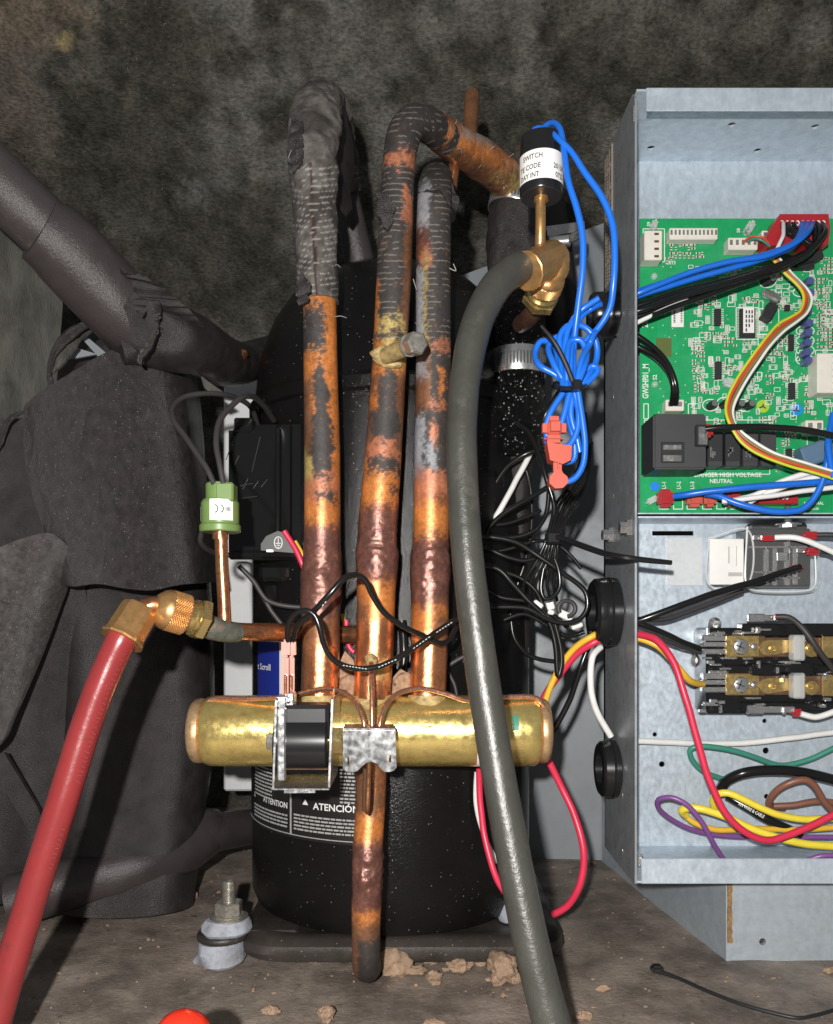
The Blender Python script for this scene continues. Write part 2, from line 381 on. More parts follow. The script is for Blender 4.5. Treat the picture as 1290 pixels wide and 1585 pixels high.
def liner_fn(u, v):
    x = -420 + 2150 * u; y = -170 + 1480 * v
    d = 0.70 + 0.30 * sstep(0, 1, v * 1.6) + .012 * np.sin(u * 5 + 1)
    q = Pa(x, y, d); n = fbm(q * 9, 4); n2 = fbm(q * 55 + 9, 4, .6)
    q[..., 1] -= .035 * (n - .5) + .012 * (n2 - .5); return q
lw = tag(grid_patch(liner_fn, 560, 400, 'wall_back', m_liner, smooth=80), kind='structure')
u, v = np.meshgrid(np.linspace(0, 1, 560), np.linspace(0, 1, 400)); lx, ly = (-420 + 2150 * u).ravel(), (-170 + 1480 * v).ravel()
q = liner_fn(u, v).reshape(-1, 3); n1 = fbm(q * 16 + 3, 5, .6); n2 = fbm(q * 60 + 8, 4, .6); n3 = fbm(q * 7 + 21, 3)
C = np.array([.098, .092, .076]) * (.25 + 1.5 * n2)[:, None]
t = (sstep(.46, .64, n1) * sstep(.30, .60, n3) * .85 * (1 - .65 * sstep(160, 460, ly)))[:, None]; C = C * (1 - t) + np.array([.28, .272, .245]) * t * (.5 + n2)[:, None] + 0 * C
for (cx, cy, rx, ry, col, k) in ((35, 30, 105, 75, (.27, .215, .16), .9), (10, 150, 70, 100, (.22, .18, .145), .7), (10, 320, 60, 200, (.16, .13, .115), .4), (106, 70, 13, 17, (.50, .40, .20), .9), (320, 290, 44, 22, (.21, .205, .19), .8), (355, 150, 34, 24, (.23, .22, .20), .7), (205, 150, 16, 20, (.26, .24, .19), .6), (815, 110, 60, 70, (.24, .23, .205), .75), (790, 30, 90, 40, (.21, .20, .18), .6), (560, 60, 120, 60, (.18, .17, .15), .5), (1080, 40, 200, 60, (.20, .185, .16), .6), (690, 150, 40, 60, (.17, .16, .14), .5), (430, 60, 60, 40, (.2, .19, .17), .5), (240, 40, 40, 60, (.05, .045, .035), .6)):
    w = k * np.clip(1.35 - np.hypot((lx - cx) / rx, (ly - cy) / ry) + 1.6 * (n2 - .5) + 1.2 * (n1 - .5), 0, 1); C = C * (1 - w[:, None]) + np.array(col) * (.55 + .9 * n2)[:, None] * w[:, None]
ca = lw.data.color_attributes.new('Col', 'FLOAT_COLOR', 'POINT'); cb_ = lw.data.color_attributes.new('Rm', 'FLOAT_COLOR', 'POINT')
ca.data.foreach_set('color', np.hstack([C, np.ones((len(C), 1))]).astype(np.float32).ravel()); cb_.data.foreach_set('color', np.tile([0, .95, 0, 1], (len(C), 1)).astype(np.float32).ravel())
mb = MB(); rf = np.random.default_rng(4)      # loose fibres standing off the liner
for k in range(2600):
    uu, vv = rf.uniform(.18, .82), rf.uniform(.08, .55); p = liner_fn(np.array([[uu]]), np.array([[vv]]))[0, 0] if k % 1 == 0 else None
    a = rf.uniform(0, 6.28); L = rf.uniform(.002, .008); dx, dz = math.cos(a) * L, math.sin(a) * L * .6; r = rf.uniform(.00007, .00016)
    A = p + np.array([0, -.001, 0]); B = p + np.array([dx * .5 + rf.uniform(-.001, .001), -.0025, dz * .5]); Cc = p + np.array([dx, -.0012, dz])
    v_ = []
    for Q in (A, B, Cc): v_ += [(Q[0], Q[1], Q[2] + r), (Q[0] + r, Q[1], Q[2] - r), (Q[0] - r, Q[1] - r, Q[2] - r)]
    mb.add(v_, [(i, (i + 1) % 3, (i + 1) % 3 + 3, i + 3) for i in range(3)] + [(i + 3, (i + 1) % 3 + 3, (i + 1) % 3 + 6, i + 6) for i in range(3)])
tag(mk('liner_fibre', mb, mat('fibre', (.26, .25, .22), .8), lw, None), kind='stuff')
def lwall_fn(u, v):
    x = -260 + (130 + 235 * u) * 1.0 * u * 1.0 + 130 * u * (1 - u); y = 330 + 560 * v
    d = .50 + .13 * u + .02 * v; q = Pa(x - 40 * v * u, y, d)
    q[..., 1] -= .012 * (fbm(q * 22, 4) - .5); return q
tag(grid_patch(lwall_fn, 90, 120, 'wall_left', m_liner2, smooth=80), kind='structure')

mb = MB()   # grey painted steel panel behind the compressor, top edge sloping up to the right
a0, a1 = P(560, 1300, .81), P(935, 1338, .785)
zt0, zt1 = P(690, 446, .80).z, P(935, 345, .785).z
mb.prism([(a0.x, a0.y, -.004), (a1.x, a1.y, -.004), (a1.x, a1.y, zt1), (a0.x, a0.y, zt0 - .02)], (0, .004, 0))
wp = mk('steel_partition', mb, m_grey); tag(wp, 'plain grey steel partition standing behind the black compressor', 'panel')
# side wall and front wall of the base under the control box
mb = MB(); b0, b1 = P(932, 1338, .782), P(1124, 1485, .555)
b0.z = b1.z = 0
mb.prism([(b0.x, b0.y, -.004), (b1.x, b1.y - .0004, -.004), (b1.x, b1.y - .0004, .0665), (b0.x, b0.y, .0665)], (.003, 0, 0))
base = thing('cabinet_base', (b1.x, b1.y, 0), 'pale galvanised base panel with rusty corner below the open control box', 'panel')
mk('side_panel', mb, m_galv_w, base)
mb = MB(); zz = .066
hole = [(P(1181, 1458, .555) + Vector((.0024 * math.cos(t), 0, .0024 * math.sin(t)))) for t in np.linspace(0, 2 * math.pi, 14, endpoint=False)]
mb.plate([(b1.x + .0032, .555, -.003), (.34, .555, -.003), (.34, .555, zz), (b1.x + .0032, .555, zz)], [hole], (0, .003, 0))
mk('front_panel', mb, m_galv_w, base)
mb = MB(); V = []
for i in range(34):
    z = .012 + i * .0016; V.append((b1.x + .0036 + .0030 * (fbm([[i * .9, 3, 1]])[0] - .5), .5530, z))
for i in range(33, -1, -1):
    z = .012 + i * .0016; V.append((b1.x + .0010 - .0006 * (fbm([[i * .7, 9, 1]])[0]), .5530, z))
mb.prism(V, (0, .0012, 0)); tag(mk('corner_rust', mb, m_rust, base), 'rusty streak down the corner seam')
mb = MB()
mb.rbox(346, 560, 402, 1225, .79, .012, .002)
post = mk('white_post', mb, m_white); tag(post, 'narrow white painted post glimpsed left of the compressor behind the green switch', 'post')

# ------------------------------------------------------------------ foam wrapped pipework on the left
def ragged(mbb, pts, th=.0025, amp=5.0):
    """torn scrap of sheet: jagged outline, slight curl"""
    A = np.array(pts + [pts[0]], float); out = []
    for p, q in zip(A[:-1], A[1:]):
        n = max(2, int(np.hypot(*(q - p)[:2]) / 4))
        for t in np.arange(n) / n: out.append(p * (1 - t) + q * t)
    out = np.array(out); k = np.arange(len(out))[:, None]
    out[:, :2] += amp * (np.hstack([fbm(np.hstack([k * .7, 0 * k, 0 * k + pts[0][0]]), 3)[:, None], fbm(np.hstack([k * .7, 0 * k + 9, 0 * k + pts[0][1]]), 3)[:, None]]) - .5)
    return mbb.prism([P(*r) for r in out], (0, th, 0))

def foam_disp(amp, sc, amp2=0.0, sc2=200):
    def g(V):
        return amp * (fbm(V * sc + 3, 4) - .5) + (amp2 * (fbm(V * sc2, 3) - .5) if amp2 else 0)
    return g
acc = thing('wrapped_accumulator', P(200, 1340, .66), 'large dark vessel wrapped in black foam sheets on the left', 'vessel')
acc.location.z = 0
# inner vessel
mb = MB()
tube(mb, px_path([(215, 500, .685, 150), (200, 620, .68, 215), (205, 900, .67, 235), (212, 1150, .665, 232), (205, 1270, .66, 215), (195, 1400, .65, 205)]), 64, .006, foam_disp(.003, 14, .0006))
mk('vessel_body', mb, m_foam, acc, 60)
# outer jacket sheet, overlapping
top = np.array([(38, 628, .578), (62, 606, .572), (105, 580, .566), (160, 548, .562), (200, 534, .565), (245, 530, .580), (282, 556, .605), (300, 600, .64)], float)
bot = np.array([(96, 905, .575), (112, 908, .568), (150, 904, .560), (195, 911, .556), (235, 914, .560), (275, 906, .572), (312, 902, .595), (338, 900, .64)], float)
left = np.array([(38, 628), (46, 690), (62, 780), (76, 850), (96, 905)], float)
def jacket_fn(u, v):
    T = spline(top, 3.0); B = spline(bot, 3.0)
    tt = lambda A, k: np.interp(u, np.linspace(0, 1, len(A)), A[:, k])
    w = v; x = tt(T, 0) * (1 - w) + tt(B, 0) * w; y = tt(T, 1) * (1 - w) + tt(B, 1) * w; d = tt(T, 2) * (1 - w) + tt(B, 2) * w
    x = x - 16 * (1 - u) ** 3 * np.sin(np.pi * v) - 4 * (1-u) ** 6 * np.sin(np.pi * v * 2)
    q = Pa(x, y, d); q[..., 1] -= .006 * (fbm(q * 11 + 2, 2) - .5) + .0010 * (fbm(q * 130, 4, .6) - .5) + .0003 * np.clip(1 - np.abs(fbm(q * np.array([30, 30, 12]) + 6, 2) - .5) * 14, 0, 1) ** 2; return q
jk = grid_patch(jacket_fn, 180, 200, 'foam_jacket', m_foam_l, .005, acc, 60)
# lower left loose sheet
top = np.array([(-140, 905, .545), (-40, 870, .540), (0, 848, .538), (40, 832, .542), (80, 826, .552), (110, 850, .568)], float)
bot = np.array([(-140, 1230, .575), (-60, 1190, .570), (0, 1150, .565), (20, 1110, .568), (50, 1040, .575), (100, 915, .585)], float)
def sheet_fn(u, v):
    T = spline(top, 3.0); B = spline(bot, 3.0); tt = lambda A, k: np.interp(u, np.linspace(0, 1, len(A)), A[:, k])
    x, y, d = (tt(T, k) * (1 - v) + tt(B, k) * v for k in range(3))
    q = Pa(x, y, d - .012 * np.sin(np.pi * np.clip(v, 0, 1)) * (1 - u)); q[..., 1] -= .006 * (fbm(q * 11 + 5, 2) - .5); return q
grid_patch(sheet_fn, 90, 90, 'foam_flap', m_foam_b, .005, acc, 60)
top = np.array([(-140, 1100, .60), (0, 1060, .605), (50, 960, .605), (90, 870, .605), (130, 880, .605)], float)
bot = np.array([(-140, 1440, .64), (0, 1400, .63), (60, 1380, .62), (110, 1350, .625), (180, 1330, .635)], float)
def sheet2_fn(u, v):
    T = spline(top, 3.0); B = spline(bot, 3.0); tt = lambda A, k: np.interp(u, np.linspace(0, 1, len(A)), A[:, k])
    x, y, d = (tt(T, k) * (1 - v) + tt(B, k) * v for k in range(3))
    q = Pa(x, y, d); q[..., 1] -= .008 * (fbm(q * 10 + 8, 2) - .5); return q
grid_patch(sheet2_fn, 80, 90, 'foam_sheet', m_foam, .005, acc, 60)
mb = MB(); mb.prism([P(-10, 1175, .585), P(6, 1165, .585), P(58, 1250, .60), P(78, 1300, .605), P(44, 1285, .60), P(8, 1225, .59)], (0, .004, 0))
mk('foam_strip', mb, m_foam, acc)
mb = MB()
mb.prism([P(114, 510, .600), P(124, 512, .600), P(164, 546, .597), P(154, 554, .597)], (0, .002, 0)); mb.prism([P(80, 562, .604), P(118, 538, .604), P(150, 548, .604), P(118, 554, .604)], (0, .002, 0))
tag(mk('exposed_metal', mb, m_grey, acc), 'bare pale metal showing through the tear')

top = np.array([(-160, 610, .585), (-40, 640, .59), (20, 648, .592), (60, 640, .60), (100, 640, .61)], float)
bot = np.array([(-160, 930, .575), (-40, 900, .575), (20, 875, .58), (70, 850, .59), (110, 850, .60)], float)
grid_patch(sheet_fn, 70, 70, 'foam_sheet', m_foam, .004, acc, 60)
rsf = random.Random(9)
mb = MB(); tube(mb, px_path([(168, 478, .56, 10), (140, 496, .565, 14), (106, 520, .57, 14), (84, 548, .572, 11), (76, 580, .575, 8), (80, 606, .575, 7), (62, 636, .578, 8), (30, 640, .578, 7), (14, 652, .578, 8), (0, 690, .578, 8), (-30, 740, .58, 8)]), 12, .003, foam_disp(.004, 90, .002)); mk('liner_edge', mb, m_foam_l, acc, 60)
mb = MB(); ragged(mb, [(166, 476, .561), (140, 490, .566), (104, 518, .571), (84, 548, .573), (76, 582, .576), (100, 560, .58), (128, 520, .58), (172, 492, .575)], .003, 4); mk('liner_flap', mb, m_liner2, acc)
dp = thing('insulated_pipe', P(170, 470, .55), 'thick purple-grey foam insulated pipe slanting down from upper left', 'pipe')
mb = MB(); tube(mb, px_path([(-140, 160, .47, 100), (-40, 248, .495, 98), (40, 324, .51, 96), (100, 382, .525, 92)]), 48, .004, foam_disp(.0025, 30))
mk('foam_tube', mb, m_foam_p, dp, 60)
mb = MB(); tube(mb, px_path([(60, 355, .512, 104), (90, 377, .52, 114), (140, 428, .535, 116), (185, 476, .55, 112), (215, 500, .56, 106)]), 48, .004, foam_disp(.004, 26, .0006))
mk('foam_sleeve', mb, m_foam_p, dp, 60)
mb = MB()
for k in range(60):
    t = rsf.random(); x = 232 + 14 * math.sin(t * 5) + rsf.uniform(-4, 4); y = 470 + 92 * t; mb.ball(P(x, y, .5275 + .006 * t), .0003 + .0006 * rsf.random(), 1)
tag(mk('torn_crumb', mb, m_liner2, dp), kind='stuff')
mb = MB(); tube(mb, px_path([(180, 470, .548, 112), (225, 503, .562, 116), (265, 520, .575, 104), (310, 540, .60, 88), (345, 560, .64, 74), (385, 560, .69, 58), (440, 545, .76, 46)]), 48, .004, foam_disp(.007, 30, .001))
mk('foam_elbow', mb, m_foam, dp, 60)
def flap(mbb, pts, th=.003):
    return mbb.prism([P(*p) for p in pts], (0, th, 0))
mb = MB(); ragged(mb, [(172, 402, .528), (184, 410, .525), (192, 428, .522), (218, 424, .522), (262, 452, .535), (296, 482, .552), (318, 508, .568), (300, 512, .566), (262, 490, .548), (232, 474, .532), (220, 492, .528), (204, 470, .528), (186, 442, .53), (180, 424, .53)])
mk('torn_wrap', mb, m_foam, dp, 60)
mb = MB(); ragged(mb, [(226, 462, .527), (250, 470, .533), (246, 498, .532), (240, 522, .532), (234, 540, .533), (222, 554, .535), (219, 566, .536), (212, 560, .536), (216, 546, .534), (226, 528, .531), (228, 500, .529)])
mk('torn_strip', mb, m_foam, dp, 60)
mb = MB(); tube(mb, px_path([(176, 520, .555, 90), (214, 512, .562, 104), (252, 522, .572, 84)]), 32, .003, foam_disp(.009, 45, .002))
mk('tape_wrap', mb, m_foam, dp, 60)
mb = MB(); tube(mb, px_path([(350, 562, .66, 44), (400, 548, .70, 44), (440, 535, .74, 42)]), 24, .005, foam_disp(.002, 40))
mk('far_pipe', mb, m_foam, dp, 60)
mb = MB(); mb.ball(P(372, 549, .63), (.006, .006, .004), 3, .5, 2, 3)
mk('copper_glimpse', mb, m_copper, dp, 60)
mb = MB(); flap(mb, [(310, 580, .60), (322, 590, .60), (345, 606, .60), (330, 612, .60), (316, 600, .60)])
mk('frayed_edge', mb, m_liner2, dp)

fp = thing('insulated_elbow', P(250, 1400, .62), 'foam insulated pipe elbow lying on the floor at left', 'pipe'); fp.location.z = 0
mb = MB(); tube(mb, px_path([(20, 1395, .60, 80), (130, 1362, .61, 76), (200, 1345, .62, 82), (262, 1322, .645, 86), (312, 1292, .675, 78), (330, 1284, .69, 64)]), 40, .004, foam_disp(.004, 25, .0006))
mk('elbow_sleeve', mb, m_foam_p, fp, 60)
mb = MB(); tube(mb, px_path([(300, 1298, .66, 60), (360, 1284, .70, 58), (430, 1272, .75, 54)]), 32, .005, foam_disp(.002, 25))
mk('foam_tube', mb, m_foam_p, fp, 60)

# ------------------------------------------------------------------ compressor
CD, CR = .645, .109; CC = P(606, 1200, CD); cxy = (CC.x, CC.y)
def zc(py, d): return CAMZ - (py - HY) / F * d
comp = thing('compressor', (CC.x, CC.y, 0), 'large glossy black scroll compressor standing in the middle', 'compressor')
mb = MB(); zt = zc(430, CD)
prof = [(.022, CR * .97), (.03, CR)]
prof += [(z, CR) for z in np.linspace(.05, zt - .12, 12)]
prof += [(zt - .118, CR * 1.02), (zt - .11, CR * 1.02), (zt - .106, CR * .985)]
for k in range(1, 9):
    a = k / 8 * math.pi / 2; prof.append((zt - .10 + .10 * math.sin(a), max(.004, CR * .97 * math.cos(a) ** .7)))
mb.lathe(prof, (CC.x, CC.y, 0), (0, 0, 1), 96); mk('shell', mb, m_comp, comp)
mb = MB()   # base plate with rolled rim and feet
xl, xr, yf, yb = P(372, 1450, .565).x, P(870, 1450, .57).x, .535, .76
def rrect(xl, xr, yf, yb, r, z, n=6):
    o = []
    for cx, cy, a in ((xr - r, yf + r, -90), (xr - r, yb - r, 0), (xl + r, yb - r, 90), (xl + r, yf + r, 180)):
        for k in range(n + 1):
            t = math.radians(a + 90 * k / n); o.append((cx + r * math.cos(t), cy + r * math.sin(t), z))
    return o
rings = [rrect(xl + o, xr - o, yf + o, yb - o, .03, z) for o, z in ((.006, .004), (.002, .006), (0, .011), (.001, .016), (.005, .0195), (.011, .0205), (.018, .019), (.03, .0165), (.06, .017))]
n = len(rings[0])
for r_ in rings: mb.v += r_
for i in range(len(rings) - 1):
    mb.f += [(i*n + k, i*n + (k+1) % n, (i+1)*n + (k+1) % n, (i+1)*n + k) for k in range(n)]
mb.f.append(tuple(range(n))[::-1]); mb.f.append(tuple((len(rings)-1)*n + k for k in range(n)))
mk('base_plate', mb, m_comp_d, comp)
mb = MB()
pf = P(345, 1445, .552)
mb.lathe([(0, .0165), (.001, .0172), (.003, .0172), (.004, .0165)], (pf.x, pf.y, .0165), (0, 0, 1), 32)
mb.box((pf.x + .026, pf.y + .014, .0182), (.05, .026, .004), .0018)
mk('mounting_foot', mb, m_comp_d, comp)
# terminal box
tb = MB(); tb.rbox(352, 655, 470, 862, .555, .07, .004, seg=2)
o = mk('terminal_box', tb, m_gloss, comp)
mb = MB(); tube(mb, px_path([(431, 664, .5545, 9), (431, 760, .5545, 10), (430, 850, .5545, 9)]), 12, .003)
mk('box_rib', mb, m_gloss, o)
mb = MB(); mb.rbox(362, 646, 392, 668, .553, .01, .001); mb.rbox(352, 851, 470, 866, .552, .02, .002); mb.rbox(448, 652, 470, 850, .552, .01, .002); mk('box_latch', mb, m_gloss, o)
mb = MB()   # scratches
for (x0, y0, x1, y1) in ((403, 676, 390, 730), (370, 705, 363, 720), (356, 695, 350, 712), (372, 752, 392, 748), (376, 757, 384, 740), (392, 756, 400, 744), (404, 754, 414, 742), (368, 772, 398, 768)):
    tube(mb, px_path([(x0, y0, .5549, 1.6), (x1, y1, .5549, 1.2)]), 6, .004)
mk('scratch', mb, m_wdull, o)
mb = MB(); mb.prism([P(x, y, .547) for x, y in ((404, 842), (412, 830), (430, 822), (446, 826), (456, 845), (457, 856), (404, 852))], (0, .006, 0))
e = mk('earth_tab', mb, m_dgrey, comp)
mb = MB(); a = np.linspace(0, 2 * math.pi, 28)
tube(mb, px_path([(431 + 6 * math.cos(t), 840 + 9 * math.sin(t), .5468, 1.8) for t in a]), 6, .002)
for seg_ in (((431, 833), (431, 841)), ((427, 841), (435, 841)), ((428.5, 844), (433.5, 844)), ((430, 847), (432, 847))):
    tube(mb, px_path([(*seg_[0], .5468, 1.5), (*seg_[1], .5468, 1.5)]), 6, .002)
mk('earth_symbol', mb, m_inkw, e)
mb = MB(); mb.rbox(412, 850, 424, 855, .546, .002, .0003); mk('metal_clip', mb, m_silver, e)
mb = MB()
mb.rbox(400, 872, 470, 900, .56, .03, .003); mb.rbox(408, 900, 470, 935, .57, .03, .003); mk('plug_housing', mb, m_gloss, comp)
# labels on the shell: bands of thin sheet wrapped on the cylinder
def cyl_band(mbb, a0, a1, z0, z1, r, n=30, slant=0.0):
    v = []; f = []
    for i in range(n + 1):
        a = a0 + (a1 - a0) * i / n
        for z, rr in ((z0, r), (z1, r), (z1, r + .0004), (z0, r + .0004)):
            v.append((CC.x + rr * math.sin(a), CC.y - rr * math.cos(a), z))
    for i in range(n):
        for k in range(4): f.append((i*4 + k, i*4 + (k+1) % 4, i*4 + 4 + (k+1) % 4, i*4 + 4 + k))
    f.append((0, 1, 2, 3)); f.append((n*4, n*4+3, n*4+2, n*4+1)); return mbb.add(v, f)
def ang_at(px):     # angle on the cylinder whose front point projects to this photo column
    lo, hi = -1.4, 1.4
    for _ in range(50):
        m_ = (lo + hi) / 2; x = CC.x + CR * math.sin(m_); y = CC.y - CR * math.cos(m_)
        if CX + F * x / y < px: lo = m_
        else: hi = m_
    return lo
def z_on(px, py):
    a = ang_at(px); return zc(py, CC.y - CR * math.cos(a))
z0 = z_on(560, 1309); z1 = z_on(560, 1185)
mb = MB(); cyl_band(mb, -1.32, ang_at(562), z0, z1 + .03, CR + .0003); o = mk('warning_label', mb, m_lab, comp)
mb = MB(); cyl_band(mb, -1.32, ang_at(562), z0 + .0020, z0 + .0026, CR + .0009)
cyl_band(mb, ang_at(451), ang_at(453), z0 + .0025, z0 + .033, CR + .0009, 2); mk('label_line', mb, m_inkg, o)
mb = MB(); r1 = CR + .0016
def atxt(s_, px, py, h, sx=1.0): txt_cyl(mb, s_, (CC.x, CC.y), r1, z_on(px, py), S(h, .55), ang_at(px), sx)
atxt('ATENCIÓN', 487, 1252, 10, 1.05); mk('heading', mb, m_inkw, o); mb = MB(); atxt('ATTENTION', 411, 1240, 9, .95); mk('heading', mb, m_inkw, o); mb = MB()
rs = random.Random(3)
def print_line(xa, xb, py, h=2.6):       # a line of print too small to read: a row of short bars
    x = xa
    while x < xb:
        w = rs.uniform(3, 11); z = z_on(xa, py)
        cyl_band(mb, ang_at(x), ang_at(min(x + w, xb)), z, z + S(h, .55), r1, 2); x += w + 1.5
for k in range(11):
    if z_on(398, 1244 + 5.4 * k) > z0 + .005: print_line(398, 448, 1244 + 5.4 * k)
    if z_on(460, 1261 + 5.4 * k) > z0 + .005: print_line(458, 553, 1261 + 5.4 * k)
for k in range(10):
    print_line(528, 552, 1192 + 5.6 * k); print_line(399, 424, 1178 + 5.4 * k)
mk('lettering', mb, m_inkg, o)
mb = MB()
for (x, y, s_) in ((481, 1246, 9), (404, 1236, 8)):
    a = ang_at(x - 6); z = z_on(x, y); h = S(s_, .55)
    pts = []
    for dx, dz in ((-h * .6, 0), (h * .6, 0), (0, h)):
        aa = a + dx / CR; pts.append(Vector((CC.x + r1 * math.sin(aa), CC.y - r1 * math.cos(aa), z + dz)))
    mb.prism(pts, (0, -.0002, 0))
mk('warning_triangle', mb, m_inkw, o)
mb = MB(); cyl_band(mb, ang_at(401), ang_at(434), z_on(415, 1085), z_on(415, 985), CR + .0005); o = mk('blue_label', mb, m_bluel, comp)
mb = MB(); cyl_band(mb, ang_at(434.3), ang_at(441), z_on(415, 1085), z_on(415, 985), CR + .0005); mk('label_margin', mb, m_label, o)
mb = MB(); txt_cyl(mb, 't Scroll', (CC.x, CC.y), CR + .0016, z_on(415, 1037), S(9, .60), ang_at(402.5), 1.2); mk('lettering', mb, m_inkw, o)

bt = thing('mounting_bolt', (pf.x, pf.y, 0), 'zinc bolt and nut on pale rubber grommet at compressor foot', 'bolt')
mb = MB(); mb.lathe([(0, .0150), (.002, .0165), (.006, .0158), (.010, .0165), (.0160, .0150)], (pf.x - .001, pf.y - .001, .0004), (0, 0, 1), 40)
V = np.array(mb.v); V[:, :2] += .007 * (fbm(V * 100, 3)[:, None] - .5); mb.v = [tuple(t) for t in V]; mk('lower_grommet', mb, m_rub, bt)
mb = MB(); px_ = P(352, 1425, .552)
mb.lathe([(0, .0150), (.002, .0166), (.006, .0160), (.009, .0132)], (px_.x, pf.y, .0207), (0, 0, 1), 40)
V = np.array(mb.v); V[:, :2] += .007 * (fbm(V * 110, 3)[:, None] - .5); mb.v = [tuple(t) for t in V]; mk('upper_grommet', mb, m_rub, bt)
mb = MB(); mb.lathe([(0, .0125), (.0006, .0130), (.0014, .0130), (.002, .0105), (.0026, .0100)], (px_.x + .001, pf.y, .0298), (0, 0, 1), 36); mk('washer', mb, m_zinc, bt)
mb = MB(); mb.lathe([(0, .0088), (.0006, .0095), (.0078, .0095), (.0086, .0085)], (px_.x + .001, pf.y, .0325), (0, 0, 1), 6); mk('nut', mb, m_zinc, bt, 20)
mb = MB(); pr = [(0, .0042)]
for k in range(14): pr += [(.0002 + k * .0011, .0046), (.0007 + k * .0011, .0039)]
pr += [(.0158, .0042), (.0162, .0032)]; mb.lathe(pr, (px_.x + .001, pf.y, .0395), (0, 0, 1), 20); mk('stud', mb, m_zinc, bt)
mb = MB(); q = P(812, 1400, .60); mb.lathe([(0, .008), (.004, .0095), (.012, .0085), (.014, .006)], (q.x - .013, q.y - .02, .018), (0, 0, 1), 24)
tag(mk('rubber_bush', mb, m_rub), 'small pale rubber bush on the compressor base beside the black hose', 'bush')

# ------------------------------------------------------------------ painted copper pipes
m_fib = mat('grey_fibre', (.34, .32, .29), .8)
ORG, SHN, RES, PUR, PNK, GRY, YEL, BRN, DUST = range(9)
TAB = np.array([  # r, g, b, metallic, roughness
    (.62, .215, .055, .38, .34), (.76, .315, .145, .90, .21), (.034, .029, .027, .0, .6), (.17, .073, .062, .5, .27),
    (.46, .165, .085, .35, .42), (.25, .255, .275, .1, .5), (.50, .37, .13, .45, .42), (.23, .105, .055, .5, .38), (.20, .19, .175, 0, .8)])
def paint(name, rows, shapes, parent, hatch=1.0, mat_=None, seg=72, step=.0006, disp=None, rag=1.0, default=ORG, axis=0):
    """copper tube with wear painted per vertex: shapes = (kind, y0, y1, lat0, lat1) in photo rows and -1..1 across"""
    V, N, a = tube_arrays(rows, seg, step)
    if disp is not None: V = V + N * disp(V)[..., None]
    v = V.reshape(-1, 3); nrm = N.reshape(-1, 3)
    py = HY - (v[:, 2] - CAMZ) * F / np.repeat(V[:, :, 1].mean(1), seg)
    lat = np.arcsin(np.clip(nrm[:, axis], -1, 1)) / (math.pi / 2)
    if axis == 0: lat = np.sin(lat * math.pi / 2)
    w1 = fbm(v * 260, 4, .6) - .5; w2 = fbm(v * 260 + 40, 4, .6) - .5; w3 = fbm(v * 900 + 11, 3, .6) - .5
    yy = py + rag * (30 * w1 + 46 * w3); ll = lat + rag * (.5 * w2 + .7 * w3)
    kind = np.full(len(v), default)
    for (k, y0, y1, l0, l1) in shapes:
        kind[(yy > y0) & (yy < y1) & (ll > l0) & (ll < l1)] = k
    # pitting: flecks of bare copper in residue, flecks of residue on copper
    fl = fbm(v * 1100 + 5, 3, .6); zone = fbm(v * 90 + 77, 3)
    kind[(kind == RES) & (fl > .72) & (zone > .50)] = BRN
    kind[(kind == ORG) & (fl < .30) & (zone > .50)] = PUR
    kind[(kind == PUR) & (fl > .60)] = BRN; kind[(kind == PUR) & (fl > .68)] = ORG; kind[(kind == PUR) & (fl < .31)] = RES
    kind[(kind == SHN) & (fl < .29)] = BRN
    C = TAB[kind].reshape(V.shape[0], seg, 5)
    def blur(A, r, ax):      # soft scorched transitions
        k = np.zeros_like(A)
        for j in range(-r, r + 1):
            if ax == 0: k += A[np.clip(np.arange(A.shape[0]) + j, 0, A.shape[0] - 1)]
            else: k += np.roll(A, j, 1)
        return k / (2 * r + 1)
    B1 = blur(blur(C, 9, 0), 5, 1); B2 = blur(blur(C, 2, 0), 1, 1); rs_ = (kind == RES).reshape(V.shape[0], seg, 1).astype(float); rs_ = np.clip(blur(blur(rs_, 2, 0), 2, 1) * 3, 0, 1)
    C = ((1 - rs_) * (.35 * C + .25 * B2 + .40 * B1) + rs_ * (.55 * C + .45 * B2)).reshape(-1, 5)
    C[:, :3] *= (.62 + .76 * fbm(v * 140 + 31, 4))[:, None]; C[:, :3] *= (.8 + .4 * fbm(v * 700 + 3, 2))[:, None]
    # thread lines left by the insulation
    ph = (py + 3 * (fbm(v * 60, 2) - .5) + 5 * (1 - np.cos(lat * 1.5))) % 9.0
    hl = ((ph < 1.5) & ((kind == RES) | (kind == GRY)) & (fbm(v * 230 + 3, 2) > .47) & (py < 560)) * hatch
    C[:, :3] = C[:, :3] * (1 - .6 * hl[:, None]) + np.array([.24, .215, .185]) * (.6 * hl[:, None])
    mb = MB(); mb.v = [tuple(t) for t in v]; mb.f = tube_faces(V.shape[0], seg)
    o = mk(name, mb, mat_ or m_pipe, parent, 60); me = o.data
    ca = me.color_attributes.new('Col', 'FLOAT_COLOR', 'POINT'); cb = me.color_attributes.new('Rm', 'FLOAT_COLOR', 'POINT')
    one = np.ones((len(v), 1))
    ca.data.foreach_set('color', np.hstack([C[:, :3], one]).astype(np.float32).ravel())
    cb.data.foreach_set('color', np.hstack([C[:, 3:5], one * 0, one]).astype(np.float32).ravel())
    return o
def lumps(amp, sc, y0, y1):
    def g(V):
        py = HY - (V[..., 2] - CAMZ) * F / V[..., 1]
        return amp * (fbm(V * sc, 4, .6) - .5) * sstep(y0, y0 + 25, py) * (1 - sstep(y1 - 25, y1, py)) + .00016 * (fbm(V * 420, 3) - .5)
    return g
pa = thing('copper_pipe', P(496, 1070, .5), 'left upright copper pipe with thick torn grey sleeve on its upper half', 'pipe', 'upright copper pipes on the valve')
